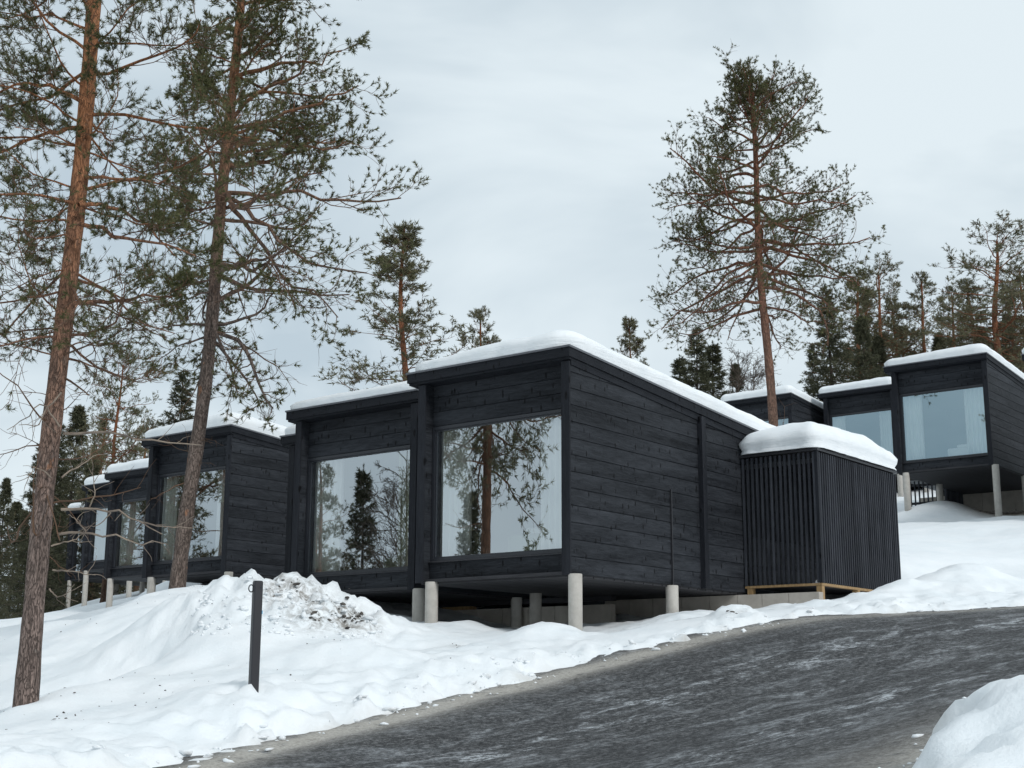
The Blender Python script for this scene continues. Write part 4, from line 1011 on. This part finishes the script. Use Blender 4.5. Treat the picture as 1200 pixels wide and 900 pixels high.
# tall lone pine at right, rising behind the near roof
b3 = at(912, 560, 46); b3[2] = gz(b3[0], b3[1]) - .3; O3 = b3.copy(); t3 = at(879, 84, 46)
zf = lambda py: (float(at(890, py, 46)[2]) - b3[2]) / (t3[2] - b3[2])
CL = zf(372)
def prof3(c):
    return float(np.interp(c, [0, .1, .25, .42, .58, .7, .8, .9, 1.0], [3.6, 4.1, 3.8, 3.9, 3.3, 2.6, 2.1, 1.6, 1.0]))
T3 = pine_tree(21, b3 - O3, t3 - O3, .178, CL, prof3, 78, (11, 6), 3, 1.20, .052, .19, 6, None, .05, .30,
               extra=[rel(O3, (893, 300, 46), (850, 325, 45.6), (825, 355, 45.3), (800, 375, 45), (780, 384, 44.9)), rel(O3, (892, 282, 46), (935, 292, 45.6), (962, 310, 45.3), (978, 322, 45.2), (1000, 330, 45.1)),
                      rel(O3, (890, 262, 46), (850, 290, 46.4), (826, 310, 46.6), (800, 318, 46.8)), rel(O3, (893, 318, 46), (930, 322, 46.3), (945, 345, 46.5), (938, 375, 46.6)),
                      rel(O3, (889, 215, 46), (850, 225, 45.5), (815, 240, 45.3), (780, 245, 45.2)), rel(O3, (890, 230, 46), (930, 240, 45.5), (965, 235, 45.2), (995, 240, 45))], bend=.08)
T3.build('pine_tree', 'tall lone pine with an open rounded crown rising behind the nearest cabin roof', 'pine tree', O3, (M['bark_lone'], M['ptwig'], M['needle']), TUFT_MID)

# ---- background trees: a few shapes of each kind, copied
def spruce_tree(seed, H, R, nb=150, drop=.35, r0=.13, gap=.05):
    T = Tree(seed); r = T.r; K = 12; f = np.linspace(0, 1, K); ax = np.stack([.06 * np.sin(f * 5 + seed), .06 * np.cos(f * 4), f * H], 1)
    T.tr.append((ax[None], (r0 * (1 - f) + .012)[None], 8))
    tv = gap + (.985 - gap) * (np.sort(r.rand(nb)) ** .95); P, _ = T.sample(ax[None], tv[None]); P = P[0]; az = np.arange(nb) * 2.39996 + r.rand(nb)
    el = np.radians(-18 * (1 - tv) + 38 * tv ** 3 + r.randn(nb) * 9)
    D = np.stack([np.cos(az) * np.cos(el), np.sin(az) * np.cos(el), np.sin(el)], 1); Ln = R * (1 - tv) ** .9 * (.45 + .65 * r.rand(nb)) + .12
    br = T.grow(P, D, Ln, 6, .08, drop * .12, drop * .5)
    T.cr.append((br, np.clip(.02 * Ln, .006, .03)[:, None] * np.linspace(1, .3, 7)[None], 3))
    m = 9; tq = .12 + .88 * (np.arange(m)[None] + r.rand(nb, m)) / m; p, d = T.sample(br, tq); D2 = T.side_dirs(d, .95, .35, -.18)
    L2 = (Ln[:, None] * (.16 + .16 * r.rand(nb, m)) * (1.25 - .6 * tq)).reshape(-1) + .05
    sec = T.grow(p.reshape(-1, 3), D2.reshape(-1, 3), L2, 3, .1, .12, 0)
    tq = np.array([[.1, .45, .8]]) * np.ones((len(sec), 1)); p, d = T.sample(sec, tq); T.tuft.append((p.reshape(-1, 3), d.reshape(-1, 3) + .25 * r.randn(len(sec) * 3, 3), .8 + .5 * r.rand(len(sec) * 3)))
    p, d = T.sample(br, np.linspace(.15, 1, 7)[None] * np.ones((nb, 1))); T.tuft.append((p.reshape(-1, 3), d.reshape(-1, 3), .8 + .5 * r.rand(nb * 7)))
    T.tuft.append((ax[-4:].repeat(4, 0), np.array([[0, 0, 1.]]).repeat(16, 0) + .5 * r.randn(16, 3), np.full(16, .9)))
    return T
def birch_tree(seed, H):
    T = Tree(seed); r = T.r; K = 10; f = np.linspace(0, 1, K); ax = np.stack([.15 * np.sin(f * 4 + seed), .12 * np.cos(f * 3), f * H], 1)
    T.tr.append((ax[None], (.07 * (1 - f) + .008)[None], 7)); nb = 34; tv = .3 + .68 * r.rand(nb); P, _ = T.sample(ax[None], tv[None]); az = r.rand(nb) * 6.28; el = np.radians(48 + r.randn(nb) * 10)
    D = np.stack([np.cos(az) * np.cos(el), np.sin(az) * np.cos(el), np.sin(el)], 1); Ln = H * .30 * (1.15 - tv) + .4
    b = T.grow(P[0], D, Ln, 6, .12, .0, -.04); T.cr.append((b, np.full((nb, 7), .018) * np.linspace(1, .35, 7)[None], 4))
    tq = .2 + .8 * r.rand(nb, 9); p, d = T.sample(b, tq); D2 = T.side_dirs(d, .6, 1); L2 = (Ln[:, None] * (.2 + .25 * r.rand(nb, 9))).reshape(-1)
    s2 = T.grow(p.reshape(-1, 3), D2.reshape(-1, 3), L2, 4, .15, .02, 0); T.cr.append((s2, np.full((len(s2), 5), .009) * np.linspace(1, .5, 5)[None], 3))
    tq = .2 + .8 * r.rand(len(s2), 5); p, d = T.sample(s2, tq); D3 = T.side_dirs(d, .6, 1)
    s3 = T.grow(p.reshape(-1, 3), D3.reshape(-1, 3), (L2[:, None] * (.3 + .3 * r.rand(len(s2), 5))).reshape(-1), 3, .15, .04, 0); T.cr.append((s3, np.full((len(s3), 4), .006), 3))
    return T
kinds = {}
for i, sd_ in enumerate((31, 32, 33)):      # pines, 12 m tall
    pr_ = [lambda c: 3.0 * (1 - .75 * c) * (.6 + .4 * min(1, c * 5)), lambda c: 2.5 * (1 - .85 * c), lambda c: 3.4 * (1 - .6 * c) * (.5 + .5 * min(1, c * 4))][i]
    T_ = pine_tree(sd_, (0, 0, 0), (.3, .1, 12), .17, (.30, .16, .38)[i], pr_, (64, 92, 62)[i], (7, 4), 2, 1.0, .04, .15, 5, None, .03, .25, sides=9, low_thin=False)
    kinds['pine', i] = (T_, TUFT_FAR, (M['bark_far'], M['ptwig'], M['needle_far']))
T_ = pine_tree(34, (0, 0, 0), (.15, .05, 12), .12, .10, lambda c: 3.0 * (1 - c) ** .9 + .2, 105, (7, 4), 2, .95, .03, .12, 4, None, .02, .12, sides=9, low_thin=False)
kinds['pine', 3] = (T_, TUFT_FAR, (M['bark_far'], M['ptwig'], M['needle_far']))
for i, (sd_, R_, nb_) in enumerate(((41, 2.5, 150), (42, 1.8, 125), (43, 3.2, 180))):   # spruces, 12 m tall
    kinds['spruce', i] = (spruce_tree(sd_, 12, R_, nb_), (8, .15, .030, .16, .85), (M['bark_spruce'], M['twig'], M['spruce']))
for i in range(2): kinds['birch', i] = (birch_tree(51 + i, 9), TUFT_FAR, (M['twig'], M['twig'], M['twig']))
cache = {}
def plant(kind, var, loc, hgt, label, group=None, rz=None):
    T_, tf, mats = kinds[kind, var]; h0 = 9 if kind == 'birch' else 12
    rz = random.uniform(0, 6.28) if rz is None else rz
    nm = {'pine': 'pine_tree', 'spruce': 'spruce_tree', 'birch': 'birch_tree'}[kind]
    root, cache[kind, var] = T_.build(nm, label, nm.replace('_', ' '), loc, mats, tf, group, rz, cache.get((kind, var)))
    s_ = hgt / h0; root.scale = (s_, s_, s_); return root
def by_top(kind, var, px, py, Yd, label, group=None, wid=1.0, rz=None):
    """a tree standing at depth Yd under px whose tip reaches py in the photograph"""
    tp = at(px, py, Yd); zg = gz(tp[0], tp[1]) - .2
    r_ = plant(kind, var, (tp[0], tp[1], zg), tp[2] - zg, label, group, rz); r_.scale[0] *= wid; r_.scale[1] *= wid; return r_
G1 = 'trees on the skyline behind the cabins'
by_top('pine', 3, 479, 263, 66, 'slim conical pine rising behind the roof left of the nearest cabin', G1, 1.5)
by_top('pine', 0, 561, 366, 72, 'dark pine top poking above the nearest cabin roof at its left', G1, 1.0)
by_top('pine', 3, 738, 373, 74, 'small pine tip above the sloping roof edge of the nearest cabin', G1, 1.0)
by_top('spruce', 0, 814, 386, 74, 'pointed spruce tip, left one of a clump between roof and lone pine', G1, 1.35)
by_top('spruce', 1, 836, 402, 78, 'slender spruce in the middle of the clump beside the lone pine', G1, 1.7)
by_top('spruce', 1, 796, 418, 80, 'smallest spruce tip at the left of the clump by the lone pine', G1, 1.5)
by_top('spruce', 2, 862, 428, 82, 'low spruce crown just left of the lone pine trunk', G1, 1.1)
by_top('birch', 0, 862, 408, 80, 'bare birch twigs just left of the lone pine trunk', G1, 1.2)
by_top('birch', 1, 884, 424, 84, 'faint bare birch behind the lone pine trunk', G1, 1.2)
by_top('birch', 0, 312, 476, 70, 'bare birch top peeping over the left row roof snow', G1, .8)
by_top('spruce', 0, 213, 437, 72, 'isolated spruce tip over the roof just left of the leaning pine', G1, 1.3)
by_top('pine', 2, 139, 425, 62, 'pine with a thin orange stem above the left row roofs', G1, .85)
G2 = 'trees on the slope behind the upper cabins'
for k_, v_, px, py, Yd, w_, lb in [
    ('spruce', 0, 969, 338, 78, .95, 'pointed spruce right of the lone pine, leftmost of the upper clump'),
    ('pine', 0, 998, 326, 82, 1.0, 'bushy pine second from the left in the upper clump'),
    ('pine', 2, 1028, 318, 84, .85, 'taller dark pine in the middle of the upper clump'),
    ('pine', 1, 1048, 352, 88, 1.0, 'thin pale pine at the right of the upper clump'),
    ('pine', 0, 1081, 330, 86, .9, 'open pine standing alone above the gap of the upper roofs'),
    ('pine', 2, 1157, 280, 74, 1.15, 'big bushy orange stemmed pine above the upper right cabin'),
    ('pine', 0, 1118, 345, 80, .9, 'lower pine left of the big one above the upper right cabin'),
    ('pine', 2, 1204, 318, 76, 1.1, 'pine cut off by the right photo edge'),
    ('spruce', 2, 1010, 372, 74, .8, 'dark spruce behind the second upper roof'),
    ('spruce', 2, 1100, 392, 84, .9, 'low spruce behind the upper right roof'),
    ('spruce', 0, 1180, 372, 84, 1.0, 'spruce behind the upper right roof snow'),
    ('pine', 1, 1060, 385, 92, 1.0, 'faint pine between the upper roofs'),
    ('spruce', 0, 950, 405, 86, .7, 'small spruce at the foot of the upper clump'),
    ('pine', 1, 1012, 340, 90, 1.1, 'pine deep inside the upper clump'), ('pine', 1, 1140, 330, 90, 1.1, 'pine behind the big orange stemmed one'), ('spruce', 2, 1030, 395, 80, .9, 'squat spruce above the second upper roof'),
    ('pine', 1, 1182, 340, 88, 1.1, 'pine just right of the big orange stemmed one'), ('spruce', 2, 1150, 385, 92, .9, 'squat spruce above the right roof corner')]:
    by_top(k_, v_, px, py, Yd, lb, G2, w_ * 1.28)
G3 = 'dark trees below the left row'
for k_, v_, px, py, Yd, w_, lb in [
    ('spruce', 2, 8, 562, 62, .9, 'dark spruce at the left edge behind the snow bank'),
    ('spruce', 0, 48, 520, 70, 1.1, 'dark spruce directly left of the near pine trunk'),
    ('spruce', 2, 92, 478, 84, 1.0, 'broad dark spruce right of the near pine trunk'),
    ('pine', 1, 118, 488, 88, 1.2, 'dark pine behind the snow caps of the left row'),
    ('spruce', 0, 70, 500, 80, 1.0, 'spruce behind the near pine trunk'),
    ('spruce', 2, 30, 600, 74, .9, 'low spruce in the dark belt left of the near pine'),
    ('spruce', 2, 122, 560, 92, 1.2, 'shadowy spruce behind the far piles of the left row'),
    ('spruce', 0, 160, 540, 96, 1.2, 'shadowy spruce behind the second cabin of the left row'),
    ('pine', 2, -30, 520, 70, 1.0, 'pine just outside the left photo edge'),
    ('spruce', 2, 60, 610, 90, 1.3, 'low shadowy spruce under the dead twigs'),
    ('spruce', 2, 190, 600, 100, 1.4, 'shadowy spruce seen between the piles of the left row'),
    ('spruce', 2, 140, 620, 90, 1.4, 'shadowy low spruce between the far piles'),
    ('spruce', 0, 0, 640, 60, 1.0, 'young spruce low at the left edge'),
    ('spruce', 2, 100, 600, 104, 1.4, 'shadowy spruce far behind the left row'),
    ('spruce', 2, 20, 590, 92, 1.3, 'shadowy spruce in the dark belt at the left edge'), ('spruce', 2, 110, 530, 76, 1.0, 'dark spruce touching the twigs above the third snow cap'),
    ('spruce', 0, 78, 560, 100, 1.3, 'faint spruce behind the near pine twigs'), ('pine', 0, 168, 500, 92, 1.2, 'pine crown filling the gap over the second snow cap of the left row')]:
    by_top(k_, v_, px, py, Yd, lb, G3, w_)
# trees left of the view, seen only as reflections in the near windows
G4 = 'trees across the slope, mirrored in the cabin windows'
rs = np.random.RandomState(4)
for i, (k_, v_, x, y, h) in enumerate([('pine', 2, -17.5, 19.8, 20), ('spruce', 1, -25, 18.5, 9.5), ('spruce', 1, -26, 16.2, 8), ('pine', 1, -26, 20.3, 7.5), ('birch', 1, -30, 17.2, 8),
                                       ('spruce', 1, -30, 23.2, 11.5), ('pine', 0, -25, 25.2, 9.5), ('birch', 0, -23, 22.6, 10), ('pine', 1, -38, 24.0, 11), ('birch', 1, -28, 21.8, 11), ('spruce', 1, -34, 21.4, 9),
                                       ('pine', 2, -21, 34.8, 17), ('pine', 1, -28, 36.8, 13), ('spruce', 1, -34, 37.9, 12), ('pine', 1, -36, 49.3, 16), ('spruce', 0, -42, 50.5, 13)]):
    rt_ = plant(k_, v_, (x, y, gz(x, y) - .2), h, {'pine': 'pine', 'spruce': 'spruce', 'birch': 'bare birch'}[k_] + ' outside the view at left, mirrored in the cabin windows', G4)
    if h > 19: rt_.scale[0] *= .62; rt_.scale[1] *= .62
